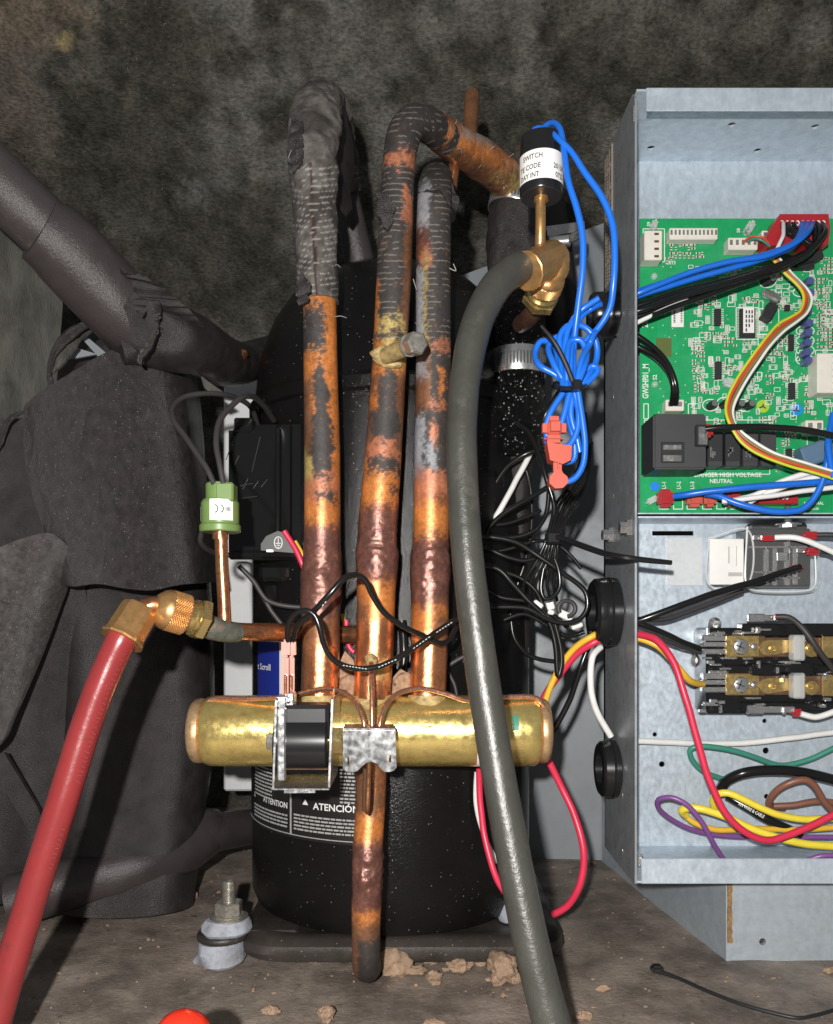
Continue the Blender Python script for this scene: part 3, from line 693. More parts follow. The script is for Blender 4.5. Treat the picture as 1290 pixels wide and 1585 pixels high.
paint('pipe_wall', px_path([(494, 430, .5, 50), (495, 470, .5, 51), (497, 600, .5, 53), (499, 700, .5, 55), (499, 838, .5, 57), (499, 856, .5, 59), (499, 874, .5, 61), (498, 892, .5, 65), (497, 930, .5, 63), (497, 960, .5, 59), (497, 1000, .5, 58), (495, 1080, .5, 58)]),
      [(BRN, 590, 730, -1.3, -.45), (RES, 480, 552, -1.3, .42), (RES, 566, 640, -.35, .32), (RES, 600, 700, -.35, .55), (RES, 650, 745, -.50, .70), (YEL, 700, 760, -1.2, -.5), (PNK, 742, 775, -1.3, 1.3), (RES, 762, 790, -.2, .9),
       (ORG, 782, 815, -1.4, 1.4), (PUR, 812, 965, -1.6, 1.6), (BRN, 955, 1000, -1.6, 1.6), (BRN, 985, 1020, -1.6, -.2), (SHN, 1000, 1100, -1.6, 1.6)], pa, disp=lumps(.0019, 150, 830, 965))
SL = np.array([(.088, .077, .070), (.145, .132, .122), (.035, .03, .027)])
def sleeve(name, rows, parent, amp=.0022, seg=64, step=.001, hatch=1.0, tone=1.0):
    V, N, a = tube_arrays(rows, seg, step); v0 = V.copy()
    V = V + N * (amp * (2 + 1.6 * (1 - sstep(230, 290, HY - (V[..., 2] - CAMZ) * F / V[..., 1]))) * (fbm(V * 75, 4, .65) - .5) + .0007 * (fbm(V * 500, 3) - .5))[..., None]
    py = HY - (V[..., 2] - CAMZ) * F / V[..., 1]; lat = N[..., 0]
    ph = (py + 3 * (fbm(v0 * 60, 2) - .5) + 6 * (1 - np.cos(lat * 1.3))) % 9.0
    n = fbm(v0 * 240 + 9, 4, .6); n2 = fbm(v0 * 60 + 2, 3)
    t = sstep(.35, .65, n)[..., None]; C = SL[0] * (1 - t) + SL[1] * t
    dk = sstep(.52, .66, n2)[..., None] * .75; C = C * (1 - dk) + SL[2] * dk
    gash = (np.abs(lat - .02 - .12 * (fbm(np.stack([py * .02, 0 * py, 0 * py], -1), 2) - .5)) < .10 * (fbm(v0 * 160 + 4, 3) + .1))[..., None] * (py > 250)[..., None]
    C = np.where(gash, np.array([.045, .024, .018]), C)
    hl = ((ph < 1.6) & (fbm(v0 * 150 + 3, 2) > .40) & (py > 255))[..., None] * .75 * hatch
    C = C * (1 - hl) + np.array([.34, .32, .30]) * hl
    C = C * tone
    mb = MB(); mb.v = [tuple(q) for q in V.reshape(-1, 3)]; mb.f = tube_faces(V.shape[0], seg); o = mk(name, mb, m_sleeve, parent, 60)
    k = V.shape[0] * seg; ca = o.data.color_attributes.new('Col', 'FLOAT_COLOR', 'POINT'); cb = o.data.color_attributes.new('Rm', 'FLOAT_COLOR', 'POINT')
    ca.data.foreach_set('color', np.hstack([C.reshape(-1, 3), np.ones((k, 1))]).astype(np.float32).ravel())
    cb.data.foreach_set('color', np.tile([0, .8, 0, 1], (k, 1)).astype(np.float32).ravel()); return o
sleeve('insulation_sleeve', px_path([(494, 468, .5, 58), (492, 440, .5, 61), (489, 380, .5, 65), (487, 310, .5, 68), (485, 250, .5, 77), (486, 212, .503, 80), (490, 178, .515, 74), (497, 158, .545, 66), (510, 180, .59, 66), (522, 250, .615, 62), (530, 300, .625, 56)]), pa)
mb = MB(); tube(mb, px_path([(528, 280, .622, 44), (541, 330, .63, 42), (556, 400, .64, 46), (572, 470, .65, 46)]), 24, .004)
mk('return_bend', mb, m_foam_p, pa, 60)
mb = MB()
for (x, y, x2, y2) in ((519, 490, 537, 492), (480, 250, 468, 262), (520, 410, 527, 414), (452, 232, 446, 246)):
    tube(mb, px_path([(x, y, .487, 1.1), ((x + x2) / 2, (y + y2) / 2 - 2, .485, .9), (x2, y2, .487, .7)]), 6, .002)
mk('loose_fibre', mb, m_fib, pa)
mb = MB()
for pts in ([(452, 178, .492), (446, 214, .490), (444, 244, .490), (452, 266, .489), (466, 250, .482), (470, 206, .484), (466, 176, .49)], [(500, 150, .51), (522, 148, .53), (530, 176, .53), (526, 214, .515), (520, 256, .505), (512, 240, .492), (512, 190, .494)], [(466, 420, .486), (458, 452, .488), (464, 474, .487), (476, 466, .482), (480, 440, .480)]): 
    mk('peeling_scrap', ragged(MB(), pts, .0018, 9), m_foam_l, pa)
mb = MB(); mb.prism([P(x, y, .53 + (x - 520) * .0007) for x, y in ((514, 160), (526, 146), (538, 182), (546, 218), (549, 262), (541, 290), (546, 320), (535, 332), (524, 320), (521, 262), (517, 212))], (0, .003, 0))
V = np.array(mb.v); V[:, 1] += .004 * (fbm(V * 90, 3) - .5); mb.v = [tuple(t) for t in V]
mk('torn_flap', mb, m_foam, pa)

pm = thing('copper_pipe', P(577, 1075, .5), 'middle upright copper pipe bending over at top into the far hose', 'pipe', 'upright copper pipes on the valve')
paint('pipe_wall', px_path([(690, 213, .537, 50), (674, 200, .525, 51), (658, 191, .513, 52), (642, 190, .505, 53), (628, 203, .5, 53), (621, 228, .498, 52), (617, 270, .498, 50), (613, 350, .498, 53), (609, 450, .498, 54), (604, 540, .498, 53), (598, 640, .498, 55), (591, 740, .498, 58), (585, 815, .498, 61), (584, 838, .498, 62), (584, 858, .498, 66), (584, 880, .498, 66), (583, 905, .498, 61), (580, 1000, .498, 59), (576, 1080, .498, 58)]),
      [(RES, 100, 248, -1.6, 1.6), (PNK, 248, 266, -1.6, 1.6), (RES, 265, 512, -1.6, 1.6), (BRN, 330, 520, .62, 1.6), (PNK, 300, 350, .4, .9), (ORG, 440, 560, -1.6, -.80), (YEL, 502, 520, -.7, .8), (YEL, 535, 572, -.4, 1.6), (RES, 518, 534, -1.6, 1.6), (BRN, 545, 575, -1.6, -.3),
       (ORG, 570, 592, -1.6, 1.6), (BRN, 585, 700, -1.6, 1.6), (RES, 582, 642, -.45, .55), (ORG, 612, 636, -1.3, -.45), (RES, 642, 690, -.8, .75), (PNK, 690, 716, -1.0, .8), (RES, 712, 742, -.8, 1.0), (ORG, 738, 786, -1.5, 1.5), (RES, 755, 772, .5, 1.4),
       (PUR, 784, 905, -1.6, 1.6), (ORG, 902, 955, -1.6, 1.6), (BRN, 930, 975, -1.6, -.3), (SHN, 960, 1100, -1.6, 1.6), (YEL, 1020, 1050, .1, .9)], pm, disp=lumps(.0022, 150, 800, 905))
paint('bend_wall', px_path([(672, 198, .5235, 51.6), (688, 210, .536, 52.5), (712, 226, .552, 54), (752, 252, .58, 58), (781, 276, .60, 56), (794, 300, .61, 50), (796, 330, .612, 46)]),
      [(BRN, 0, 400, -1.6, 1.6), (ORG, 190, 270, -.5, .7), (BRN, 200, 290, .55, 1.6), (PNK, 240, 300, .1, .5), (DUST, 205, 232, -.1, .7), (PUR, 232, 270, .45, .7), (DUST, 262, 340, .0, .6), (YEL, 285, 340, -.6, .1), (BRN, 215, 300, -1.6, -.6)], pm, disp=lambda V: .002 * (fbm(V * 120, 4, .6) - .5), rag=1.3, axis=2)
mb = MB(); tube(mb, px_path([(731, 140, .575, 17), (731, 146, .575, 22), (729, 180, .572, 23), (726, 232, .57, 24)]), 24, .003)
mk('stub_tube', mb, m_copper, pm)
mb = MB(); ragged(mb, [(606, 350, .484), (598, 356, .485), (586, 334, .487), (582, 300, .489), (590, 296, .488), (602, 304, .485), (612, 318, .484)], .002, 7); mk('wrap_scrap', mb, m_foam, pm)
mb = MB()
for k in range(16):
    x = 660 + 130 * random.random(); y = 185 + (x - 660) * .62 + random.uniform(-22, 26)
    x2, y2 = x + random.uniform(-14, 14), y + random.uniform(-14, 14)
    tube(mb, px_path([(x, y, .50 + (x - 650) * .0006, 1.0), ((x + x2) / 2 + 3, (y + y2) / 2 - 3, .495 + (x - 650) * .0006, .9), (x2, y2, .50 + (x - 650) * .0006, .7)]), 5, .002)
tag(mk('loose_fibre', mb, m_fib, pm), kind='stuff')
# access valve on the middle pipe
av = MB(); av.cyl(P(596, 552, .485), P(640, 532, .462), S(13, .47), 24, S(14, .465), .001); acv = mk('access_valve', av, m_flux, pm)
mb = MB(); a_, b_ = P(630, 536, .468), P(658, 527, .447); mb.lathe([(0, .0058), (.001, .0066), (.0085, .0066), (.0095, .0055)], a_ + (b_ - a_) * .25, b_ - a_, 6); mb.lathe([(0, .0064), (.0018, .0064)], a_ + (b_ - a_) * .12, b_ - a_, 24)
mk('valve_cap', mb, m_zinc, acv, 20)
mb = MB(); mb.ball(P(594, 550, .4865), (.0075, .0035, .0055), 4, .3, 2.5, 5); mb.ball(P(606, 563, .4865), (.0065, .003, .0028), 4, .3, 2.5, 8); mk('braze_collar', mb, m_flux, acv, 60)

pr_ = thing('copper_pipe', P(663, 1075, .5), 'right upright copper pipe, greyish on its left flank, partly behind black hose', 'pipe', 'upright copper pipes on the valve')
paint('pipe_wall', px_path([(676, 278, .535, 50), (674, 290, .515, 53), (673, 308, .503, 53), (672, 330, .5, 53), (671, 400, .5, 54), (671, 560, .5, 54), (669, 700, .5, 55), (667, 840, .5, 57), (666, 862, .5, 62), (666, 884, .5, 63), (666, 912, .5, 60), (665, 1000, .5, 57), (662, 1080, .5, 57)]),
      [(RES, 0, 650, -1.6, 1.6), (GRY, 290, 372, -1.6, -.25), (PUR, 360, 400, -1.6, -.3), (PNK, 390, 420, -.8, -.2), (GRY, 420, 545, -1.6, -.62), (YEL, 395, 540, -.5, -.38), (PNK, 534, 548, -.2, 1.4), (BRN, 548, 650, -1.6, -.2), (GRY, 560, 590, -1.6, -.4), (ORG, 575, 625, .35, .6), (PNK, 628, 650, -.3, .6),
       (RES, 640, 745, -1.6, 1.6), (GRY, 650, 745, -1.6, -.45), (PNK, 660, 690, -.1, .25), (GRY, 690, 730, -.3, .2), (PNK, 735, 790, -1.6, 1.6), (PUR, 770, 792, -.1, 1.0), (ORG, 780, 834, -1.6, 1.6), (PUR, 830, 945, -1.6, 1.6), (ORG, 940, 985, -1.6, 1.6), (BRN, 955, 985, .1, 1.6), (SHN, 985, 1100, -1.6, 1.6)], pr_, disp=lumps(.0019, 150, 820, 940))
mb = MB(); ragged(mb, [(646, 300, .502), (652, 282, .505), (676, 276, .508), (698, 282, .508), (711, 304, .508), (708, 326, .508), (698, 346, .505), (692, 338, .497), (694, 312, .492), (680, 292, .488), (660, 292, .488)], .002, 7); mk('wrap_scrap', mb, m_foam, pr_)
mb = MB(); tube(mb, px_path([(700, 290, .56, 16), (703, 262, .56, 17), (706, 228, .565, 17)]), 20, .003); mk('rear_stub', mb, m_copper, pr_)
mb = MB(); tube(mb, px_path([(696, 415, .488, 1.4), (706, 419, .487, 1.4), (702, 408, .486, 1.2)]), 6, .002); tube(mb, px_path([(640, 432, .488, 1.2), (645, 448, .486, 1.2)]), 6, .002); mk('loose_fibre', mb, m_fib, pr_)

pl = thing('copper_pipe', P(568, 1518, .5), 'short copper pipe dropping from the valve underside to the floor', 'pipe')
paint('pipe_wall', px_path([(574, 1150, .498, 50), (574, 1230, .492, 47), (571, 1290, .488, 46), (569, 1320, .486, 48), (569, 1350, .485, 50), (568, 1380, .485, 48), (567, 1420, .485, 45), (567, 1470, .487, 44), (567, 1488, .492, 44), (568, 1497, .503, 44), (569, 1496, .52, 43), (570, 1480, .56, 42)]),
      [(BRN, 1100, 1262, -1.6, 1.6), (SHN, 1150, 1225, .2, 1.0), (ORG, 1258, 1302, -1.6, 1.6), (PUR, 1296, 1420, -1.6, 1.6), (ORG, 1404, 1428, -1.6, 1.6), (BRN, 1420, 1650, -1.6, 1.6), (RES, 1445, 1650, -.6, 1.6)], pl, disp=lumps(.0042, 130, 1300, 1400))

# ------------------------------------------------------------------ reversing valve
VD = .50
m_endcap = mat('scorched_cap', (.66, .44, .24), .36, .7, var=.25, vs=110, rvar=.12, bump=.3, bs=220, dirt=[((.36, .20, .12), .56, 60, .14), ((.74, .58, .42), .60, 40, .12)])
rv = thing('reversing_valve', P(575, 1180, VD), 'horizontal brass reversing valve cylinder with copper tubes brazed on', 'valve')
o0 = P(0, 1131, VD)
mb = MB(); xs = lambda px: (px - CX) / F * VD
prof = [(xs(318), .0186), (xs(321), .0206), (xs(328), .0216), (xs(345), .0218)] + [(x, .0218) for x in np.linspace(xs(352), xs(808), 40)] + [(xs(826), .0216), (xs(831), .0204), (xs(833), .0186)]
mb.lathe(prof, (0, o0.y, o0.z), (1, 0, 0), 72); mk('valve_body', mb, m_brass, rv)
for (e0, e1) in ((319, 297), (832, 851)):
    mb = MB(); s_ = 1 if e1 > e0 else -1
    pr2 = [(xs(e0), .0175), (xs(e0 + s_ * 3), .0196), (xs(e0 + s_ * 9), .0200), (xs(e1 - s_ * 6), .0194), (xs(e1 - s_ * 2), .0178), (xs(e1), .0150), (xs(e1 + s_ * .4), .004)]
    if s_ < 0: pr2 = pr2[::-1]
    mb.lathe(pr2, (0, o0.y, o0.z), (1, 0, 0), 64); mk('end_cap', mb, m_endcap, rv)
def saddle(px, r, seed, hgt=20):
    mb = MB(); seg = 48; v = []; f = []; c = P(px, 1100, VD); rings = 10
    for i in range(rings):
        t = i / (rings - 1); rr = r * (1.02 + .75 * (1 - t) ** 2.0); z = o0.z + .0150 + S(hgt, VD) * (t ** 1.2) * .95
        for k in range(seg):
            a = 2 * math.pi * k / seg; yy = rr * math.cos(a)
            z2 = max(z - (yy * yy) / (2 * .022) * (1 - t), o0.z + math.sqrt(max(0, .0219 ** 2 - min(.0218, abs(yy)) ** 2)) * 1.0) if i == 0 else z - (yy * yy) / (2 * .024) * (1 - t) ** .6
            v.append((c.x + rr * math.sin(a), c.y - yy, z2))
    V = np.array(v); V += .0016 * (np.stack([fbm(V * 190 + seed + q * 9, 3) for q in range(3)], -1) - .5)
    for i in range(rings - 1):
        for k in range(seg): f.append((i*seg + k, i*seg + (k+1) % seg, (i+1)*seg + (k+1) % seg, (i+1)*seg + k))
    mb.add(V, f); return mk('braze_collar', mb, m_flux, rv, 70)
saddle(495, .0125, 1); saddle(576, .0128, 12); saddle(662, .0122, 23)
mb = MB()
for k in range(14):
    x = random.choice((535, 540, 545, 610, 618, 625, 630)) + random.uniform(-6, 6); y = random.uniform(1050, 1078)
    mb.ball(P(x, y, .5), (.003 + .003 * random.random(), .003, .002 + .004 * random.random()), 2, .5, 2.5, k)
mb.prism([P(x, y, .506) for x, y in ((522, 1080), (524, 1030), (534, 1008), (548, 1022), (552, 1080))], (0, .004, 0))
mb.prism([P(x, y, .508) for x, y in ((604, 1080), (606, 1052), (620, 1035), (634, 1044), (640, 1080))], (0, .004, 0))
tag(mk('flux_crust', mb, mat('flux_crust', (.36, .22, .14), .8, 0, var=.4, vs=300, bump=1, bs=600, dirt=((.16, .12, .07), .6, 200, .1)), rv, 60), 'crusty pinkish flux between the pipes')
CAP = dict(seg=12, step=.002)
for pts in ([(566, 1136, .458, 8), (562, 1112, .460, 8), (552, 1090, .465, 8), (535, 1074, .472, 8), (508, 1066, .477, 8), (480, 1070, .480, 8), (440, 1079, .484, 8), (380, 1082, .488, 9), (325, 1084, .492, 9), (312, 1100, .49, 9)],
            [(586, 1136, .458, 8), (590, 1112, .460, 8), (600, 1088, .465, 8), (618, 1073, .472, 8), (650, 1066, .477, 8), (690, 1074, .480, 8), (725, 1085, .482, 8), (790, 1079, .488, 9), (832, 1082, .49, 9), (845, 1098, .49, 9)],
            [(576, 1138, .458, 8), (576, 1090, .462, 8), (575, 1040, .470, 8), (575, 1022, .478, 8)]):
    mb = MB(); tube(mb, px_path(pts), **CAP); mk('capillary_tube', mb, m_copper_b, rv, 60)
mb = MB(); tube(mb, px_path([(572, 1165, .455, 8.5), (571, 1200, .456, 8.5), (569, 1252, .458, 8.5), (568.5, 1258, .462, 7)]), **CAP); tag(mk('capillary_tube', mb, m_copper, rv, 60), 'short capillary hanging below the bracket')
mb = MB(); tube(mb, px_path([(569.5, 1190, .4664, 15), (568, 1240, .4656, 15), (567, 1256, .4656, 12)]), 16, .002); V = np.array(mb.v)
o = mk('capillary_slot', mb, m_brown, rv, 60)
mb = MB(); mb.ball(P(575, 1022, .478), (.0035, .003, .004), 3, .3, 2, 4); mk('capillary_joint', mb, m_flux, rv, 60)
out = [(531, 1131), (612, 1131), (614, 1188), (610, 1193), (603, 1195), (595, 1195), (589, 1189), (583, 1182), (575, 1179), (567, 1181), (560, 1187), (554, 1193), (547, 1196), (537, 1195), (531, 1190)]
slots = [[(538, 1172), (541, 1172), (541, 1186), (538, 1186)], [(602, 1169), (606, 1169), (606, 1180), (602, 1180)]]
mb = MB(); mb.plate([P(x, y, .452) for x, y in out], [[P(x, y, .452) for x, y in s_] for s_ in slots], (0, .0014, 0))
mb.prism([P(531, 1131, .4522), P(612.5, 1131, .4522), P(609, 1124, .462), P(534, 1124, .462)], (0, 0, .0012))
mk('pilot_bracket', mb, m_steel_d, rv)
mb = MB(); mb.rbox(534, 1134, 609, 1178, .4545, .022, .002); mk('pilot_body', mb, m_brass2, rv)
mb = MB(); mb.cyl(P(512, 1146, .458), P(531, 1146, .458), S(21, .458), 6); mb.cyl(P(508, 1146, .458), P(518, 1146, .458), S(14, .458), 24); mk('pilot_nut', mb, m_brass2, rv, 20)
def vband(mbb, px0, px1, a0, a1, r, n=10):
    v = []; f = []
    for i in range(n + 1):
        a = math.radians(a0 + (a1 - a0) * i / n)
        for px in (px0, px1): v.append((xs(px), o0.y - r * math.cos(a), o0.z + r * math.sin(a)))
    for i in range(n): f.append((2*i, 2*i + 1, 2*i + 3, 2*i + 2))
    return mbb.add(v, f)
mb = MB(); vband(mb, 736, 768, -75, 5, .02195); mk('paper_label', mb, m_label, rv)
mb = MB(); vband(mb, 788, 797, 8, 32, .02195); mk('green_mark', mb, m_wgrn, rv)

# solenoid coil clipped on the valve
so = thing('solenoid_coil', P(468, 1226, .455), 'black solenoid coil in bright steel bracket on the valve front', 'solenoid coil')
mb = MB(); t_ = .0011
def pl_x(px, y0, y1, d0, d1, th, dx=0):     # upright plate facing sideways
    a, b = P(px, y0, d0), P(px, y1, d0); x = a.x
    return mb.prism([(x, d0, a.z), (x + dx, d0, b.z), (x + dx, d1, b.z), (x, d1, a.z)], (th, 0, 0))
pl_x(426, 1084, 1222, .436, .478, t_, -.0016); pl_x(513, 1083, 1219, .436, .478, t_, -.0018)
a, b = P(421, 1222, .436), P(508.5, 1222, .436)
mb.box(((a.x + b.x) / 2, .457, a.z), (b.x - a.x + .001, .042, t_), .0003)
mb.prism([P(440, 1224, .4355), P(488, 1224, .4355), P(488, 1227.5, .4355), P(440, 1228, .4355)], (0, .002, 0))
mb.prism([P(511, 1084, .437), P(518, 1062, .445), P(518, 1075, .445), P(514, 1092, .437)], (0, .0012, 0))
mk('bracket', mb, m_steel, so)
mb = MB(); c0, c1 = P(430, 1148, .457), P(511, 1148, .457); rr = .0185; L = (c1 - c0).length
mb.lathe([(0, rr - .001), (.001, rr), (L - .001, rr), (L, rr - .001)], c0, (1, 0, 0), 56); mk('coil', mb, m_blk, so)
mb = MB(); mb.rbox(430, 1092, 509, 1148, .4435, .02, .002); mk('coil_housing', mb, m_blkm, so)
mb = MB(); mb.rbox(429, 1096, 442, 1210, .437, .006, .0008); mb.rbox(429, 1076, 443, 1096, .438, .01, .0008); mb.rbox(444, 1072, 455, 1094, .446, .01, .0008)
mb.rbox(427, 1078, 446, 1081, .4365, .012, .0004); mb.rbox(427, 1085, 446, 1088, .4365, .012, .0004); mk('terminal_post', mb, m_steel, so)
mb = MB(); mb.rbox(430, 1190, 508, 1192, .4405, .004, .0003); mk('coil_seam', mb, m_brown, so)
mb = MB(); mb.lathe([(0, .0045), (.0005, .005), (.0042, .005), (.0047, .0044)], P(414, 1148, .452), (1, 0, 0), 6); mk('hex_bolt', mb, m_zinc, so, 20)
mb = MB()
for x, d in ((441, .446), (450, .452)):
    mb.rbox(x - 6, 990, x + 7, 1018, d, .006, .0014, seg=2); mb.rbox(x - 5, 1014, x + 5, 1078, d, .005, .0016, seg=2)
mk('terminal_sleeve', mb, m_pink, so)
mb = MB()
for x, d in ((441, .4448), (450, .4508)): mb.rbox(x - 2, 1044, x + 3, 1076, d, .004, .0008)
mk('spade_crimp', mb, m_copper_b, so)
for pts in ([(446, 994, .449, 9), (446, 971, .444, 9), (456, 951, .440, 9), (475, 945, .438, 9), (487, 952, .438, 9.5), (495, 971, .438, 9.5), (503, 1001, .440, 9.5), (520, 1024, .444, 9.5), (551, 1035, .448, 9.5), (581, 1033, .450, 9.5), (612, 1021, .453, 9.5), (646, 999, .458, 9), (679, 976, .463, 9), (712, 956, .47, 9), (760, 935, .50, 8)],
            [(453, 994, .455, 9), (461, 968, .448, 9), (484, 948, .443, 9.5), (512, 918, .44, 9.5), (534, 895, .442, 9.5), (551, 890, .446, 9.5), (565, 897, .448, 9), (576, 920, .452, 9), (593, 946, .456, 9), (623, 969, .462, 9), (662, 987, .468, 9), (682, 996, .472, 8.5), (696, 990, .478, 8), (709, 968, .485, 8), (730, 950, .50, 8)]):
    mb = MB(); tube(mb, px_path(pts), 12, .003); mk('lead_wire', mb, m_wblk, so, 60)
mb = MB()
for (x, y, x2, y2, n, d) in ((499, 938, 507, 929, 2, .4375), (531, 1030, 570, 1036, 8, .4440), (586, 1033, 616, 1020, 6, .4475), (640, 1004, 668, 984, 6, .4545), (676, 979, 702, 962, 6, .4600)):
    for k in range(n):
        t = k / n; tube(mb, px_path([(x + (x2 - x) * t, y + (y2 - y) * t, d, 1.3), (x + (x2 - x) * (t + .55 / n), y + (y2 - y) * (t + .55 / n), d, 1.3)]), 4, .001)
mk('wire_print', mb, m_inkw, so)

# ------------------------------------------------------------------ service hoses, switches, rubber hose
def hex_fit(mb, a, b, r, bev=.0006):
    a, b = Vector(a), Vector(b); L = (b - a).length
    return mb.lathe([(0, r - bev), (bev, r), (L - bev, r), (L, r - bev)], a, b - a, 6)
def knurl(mb, a, b, r, rows=12, seg=44):
    """cylinder with a diamond-pressed skin"""
    a, b = Vector(a), Vector(b); ax = (b - a); L = ax.length; ax.normalize()
    t = Vector((0, 0, 1)); u = ax.cross(t).normalized(); w = ax.cross(u); n = rows * 2; v = []; f = []
    for i in range(n + 1):
        for k in range(seg * 2):
            an = math.pi * k / seg; rr = r * (1.0 if (i + k) % 2 else .945)
            if i in (0, n): rr = r * .93
            v.append(a + ax * (L * i / n) + (u * math.cos(an) + w * math.sin(an)) * rr)
    m = seg * 2
    for i in range(n):
        for k in range(m):
            q = (i*m + k, i*m + (k+1) % m, (i+1)*m + (k+1) % m, (i+1)*m + k)
            f += [(q[0], q[1], q[2]), (q[0], q[2], q[3])] if (i + k) % 2 else [(q[0], q[1], q[3]), (q[1], q[2], q[3])]
    f.append(tuple(range(m))[::-1]); f.append(tuple(n*m + k for k in range(m)))
    return mb.add(v, f)
rh = thing('charging_hose', P(195, 980, .42), 'red rubber service hose with bronze knurled fitting entering from lower left', 'hose', 'service hoses')
mb = MB(); tube(mb, px_path([(196, 974, .422, 42), (190, 986, .42, 46), (175, 1018, .419, 46), (155, 1064, .417, 46), (134, 1122, .415, 46.5), (97, 1240, .41, 47), (71, 1320, .407, 47), (46, 1400, .404, 47.5), (16, 1500, .40, 48), (-12, 1600, .397, 48), (-45, 1720, .394, 48)]), 40, .004, lambda V: .0003 * (fbm(V * 120, 3) - .5))
hz = mk('hose', mb, m_redhose, rh, 60)
mb = MB()   # faint dark print running along the hose: illegible strokes
for k in range(46):
    t = k / 46; x = 196 - 160 * t + 8; y = 1015 + 345 * t; x = np.interp(y, [986, 1066, 1122, 1240, 1320, 1400], [190, 155, 134, 97, 71, 46]) + 15
    d = float(np.interp(y, [986, 1066, 1122, 1240, 1320, 1400], [.42, .417, .415, .41, .407, .404])) - .0058
    if (k // 9) % 2 == 0 or k < 20:
        tube(mb, px_path([(x - 4, y - 2, d, 1.6), (x + 3.5, y + random.uniform(-2, 3), d + .0012, 1.4)]), 5, .002)
tag(mk('hose_print', mb, mat('hose_ink', (.22, .04, .036), .5), hz), kind='stuff')
mb = MB(); a, b = P(188, 992, .42), P(219, 941, .43); L = (b - a).length; ra = .0108
mb.lathe([(0, ra * 1.06), (.001, ra * 1.10), (.0025, ra * 1.02), (.004, ra * .98), (L - .004, ra * .96), (L - .001, ra * .9), (L, ra * .78)], a, b - a, 10); mk('ferrule', mb, m_bronze, rh, 25)
mb = MB(); tube(mb, px_path([(210, 950, .428, 30), (226, 940, .428, 28), (244, 936, .430, 27), (262, 944, .436, 28)]), 24, .002); mk('elbow_tube', mb, m_copper, rh, 60)
a, b = P(240, 938, .428), P(300, 956, .440); ax = (b - a).normalized(); rk = .0112
mb = MB(); mb.lathe([(.000, .0045), (.000, .0062), (.0008, .0072), (.0035, .0098), (.006, .0109), (.0072, .0110)], a, b - a, 48); mk('nut_face', mb, m_bronze, rh, 50)
mb = MB(); knurl(mb, a + ax * .0071, a + ax * .0175, rk, 8, 34); mk('knurled_nut', mb, m_bronze, rh, 1)
st = thing('service_tube', P(330, 975, .45), 'copper service tube with brass hex fitting holding the green switch', 'tube')
mb = MB(); mb.lathe([(0, .0088), (.0035, .0088), (.004, .0100), (.0055, .0100), (.006, .0088), (.009, .0085)], a + ax * .0172, ax, 32); hx = mk('flare_fitting', mb, m_brass2, st, 30)
mb = MB(); hex_fit(mb, a + ax * .0235, a + ax * .0285, .0118); mk('hex_nut', mb, m_brass2, hx, 20)
mb = MB(); tube(mb, px_path([(296, 959, .442, 36), (325, 970, .45, 36), (360, 977, .46, 29), (420, 979, .48, 29), (480, 980, .515, 29), (570, 984, .535, 28)]), 32, .003); mk('tube_wall', mb, m_copper, st, 60)
mb = MB(); tube(mb, px_path([(318, 969, .447, 37), (332, 973, .450, 37.5), (352, 978, .456, 33), (368, 979, .462, 30)]), 24, .002, lambda V: .0007 * (fbm(V * 260, 3) - .5))
mk('joint_patina', mb, mat('patina', (.10, .105, .085), .6, .2, var=.4, vs=220, dirt=[((.28, .07, .05), .58, 110, .08), ((.40, .21, .09), .6, 70, .1)]), st, 60)
gs = thing('pressure_switch', P(345, 960, .455), 'olive green pressure switch with two dull black leads on copper stem', 'pressure switch')
D = .455; c = P(341, 785, D)
def zy(py): return P(341, py, D).z
mb = MB(); mb.lathe([(zy(824) - c.z, S(30, D)), (zy(822) - c.z, S(31.5, D)), (zy(814) - c.z, S(31.5, D)), (zy(811) - c.z, S(29, D)), (zy(779) - c.z, S(29, D)), (zy(774) - c.z, S(26, D))], c, (0, 0, 1), 48); bo = mk('housing', mb, m_green, gs, 30)
mb = MB(); mb.cyl((c.x, c.y, zy(775)), (c.x, c.y, zy(748)), S(22, D), 40, bev=.0008); mb.rbox(333, 746, 361, 776, D - .0085, .012, .001); mk('cap', mb, m_green, bo, 30)
mb = MB(); n = 12; v = []; f = []; R_ = S(29, D) + .0002
for i in range(n + 1):
    an = -.32 + 1.25 * i / n
    for z in (zy(808), zy(776)): v.append((c.x + R_ * math.sin(an), c.y - R_ * math.cos(an), z))
f = [(2*i, 2*i+2, 2*i+3, 2*i+1) for i in range(n)]; mb.add(v, f); mk('paper_label', mb, m_label, bo)
mb = MB(); v = []
for i in range(5):
    an = -1.35 + .22 * i / 4
    for z in (zy(808), zy(786)): v.append((c.x + R_ * math.sin(an), c.y - R_ * math.cos(an), z))
mb.add(v, [(2*i, 2*i+2, 2*i+3, 2*i+1) for i in range(4)]); mk('paper_label', mb, m_label, bo)
mb = MB()
for off in (-.05, .22):       # the two open arcs printed on the label
    pts = [(c.x + (R_ + .0003) * math.sin(off + .17 * math.sin(t)), c.y - (R_ + .0003) * math.cos(off + .17 * math.sin(t)), zy(791) + S(6, D) * math.cos(t), .0003) for t in np.linspace(.2, math.pi - .2, 9)]
    tube(mb, pts, 5, .001)
for k in range(4):
    an = .52 + .07 * k; tube(mb, [(c.x + (R_ + .0002) * math.sin(an), c.y - (R_ + .0002) * math.cos(an), zy(794), .0002), (c.x + (R_ + .0002) * math.sin(an), c.y - (R_ + .0002) * math.cos(an), zy(788), .0002)], 4, .001)
mk('label_print', mb, m_ink, bo)
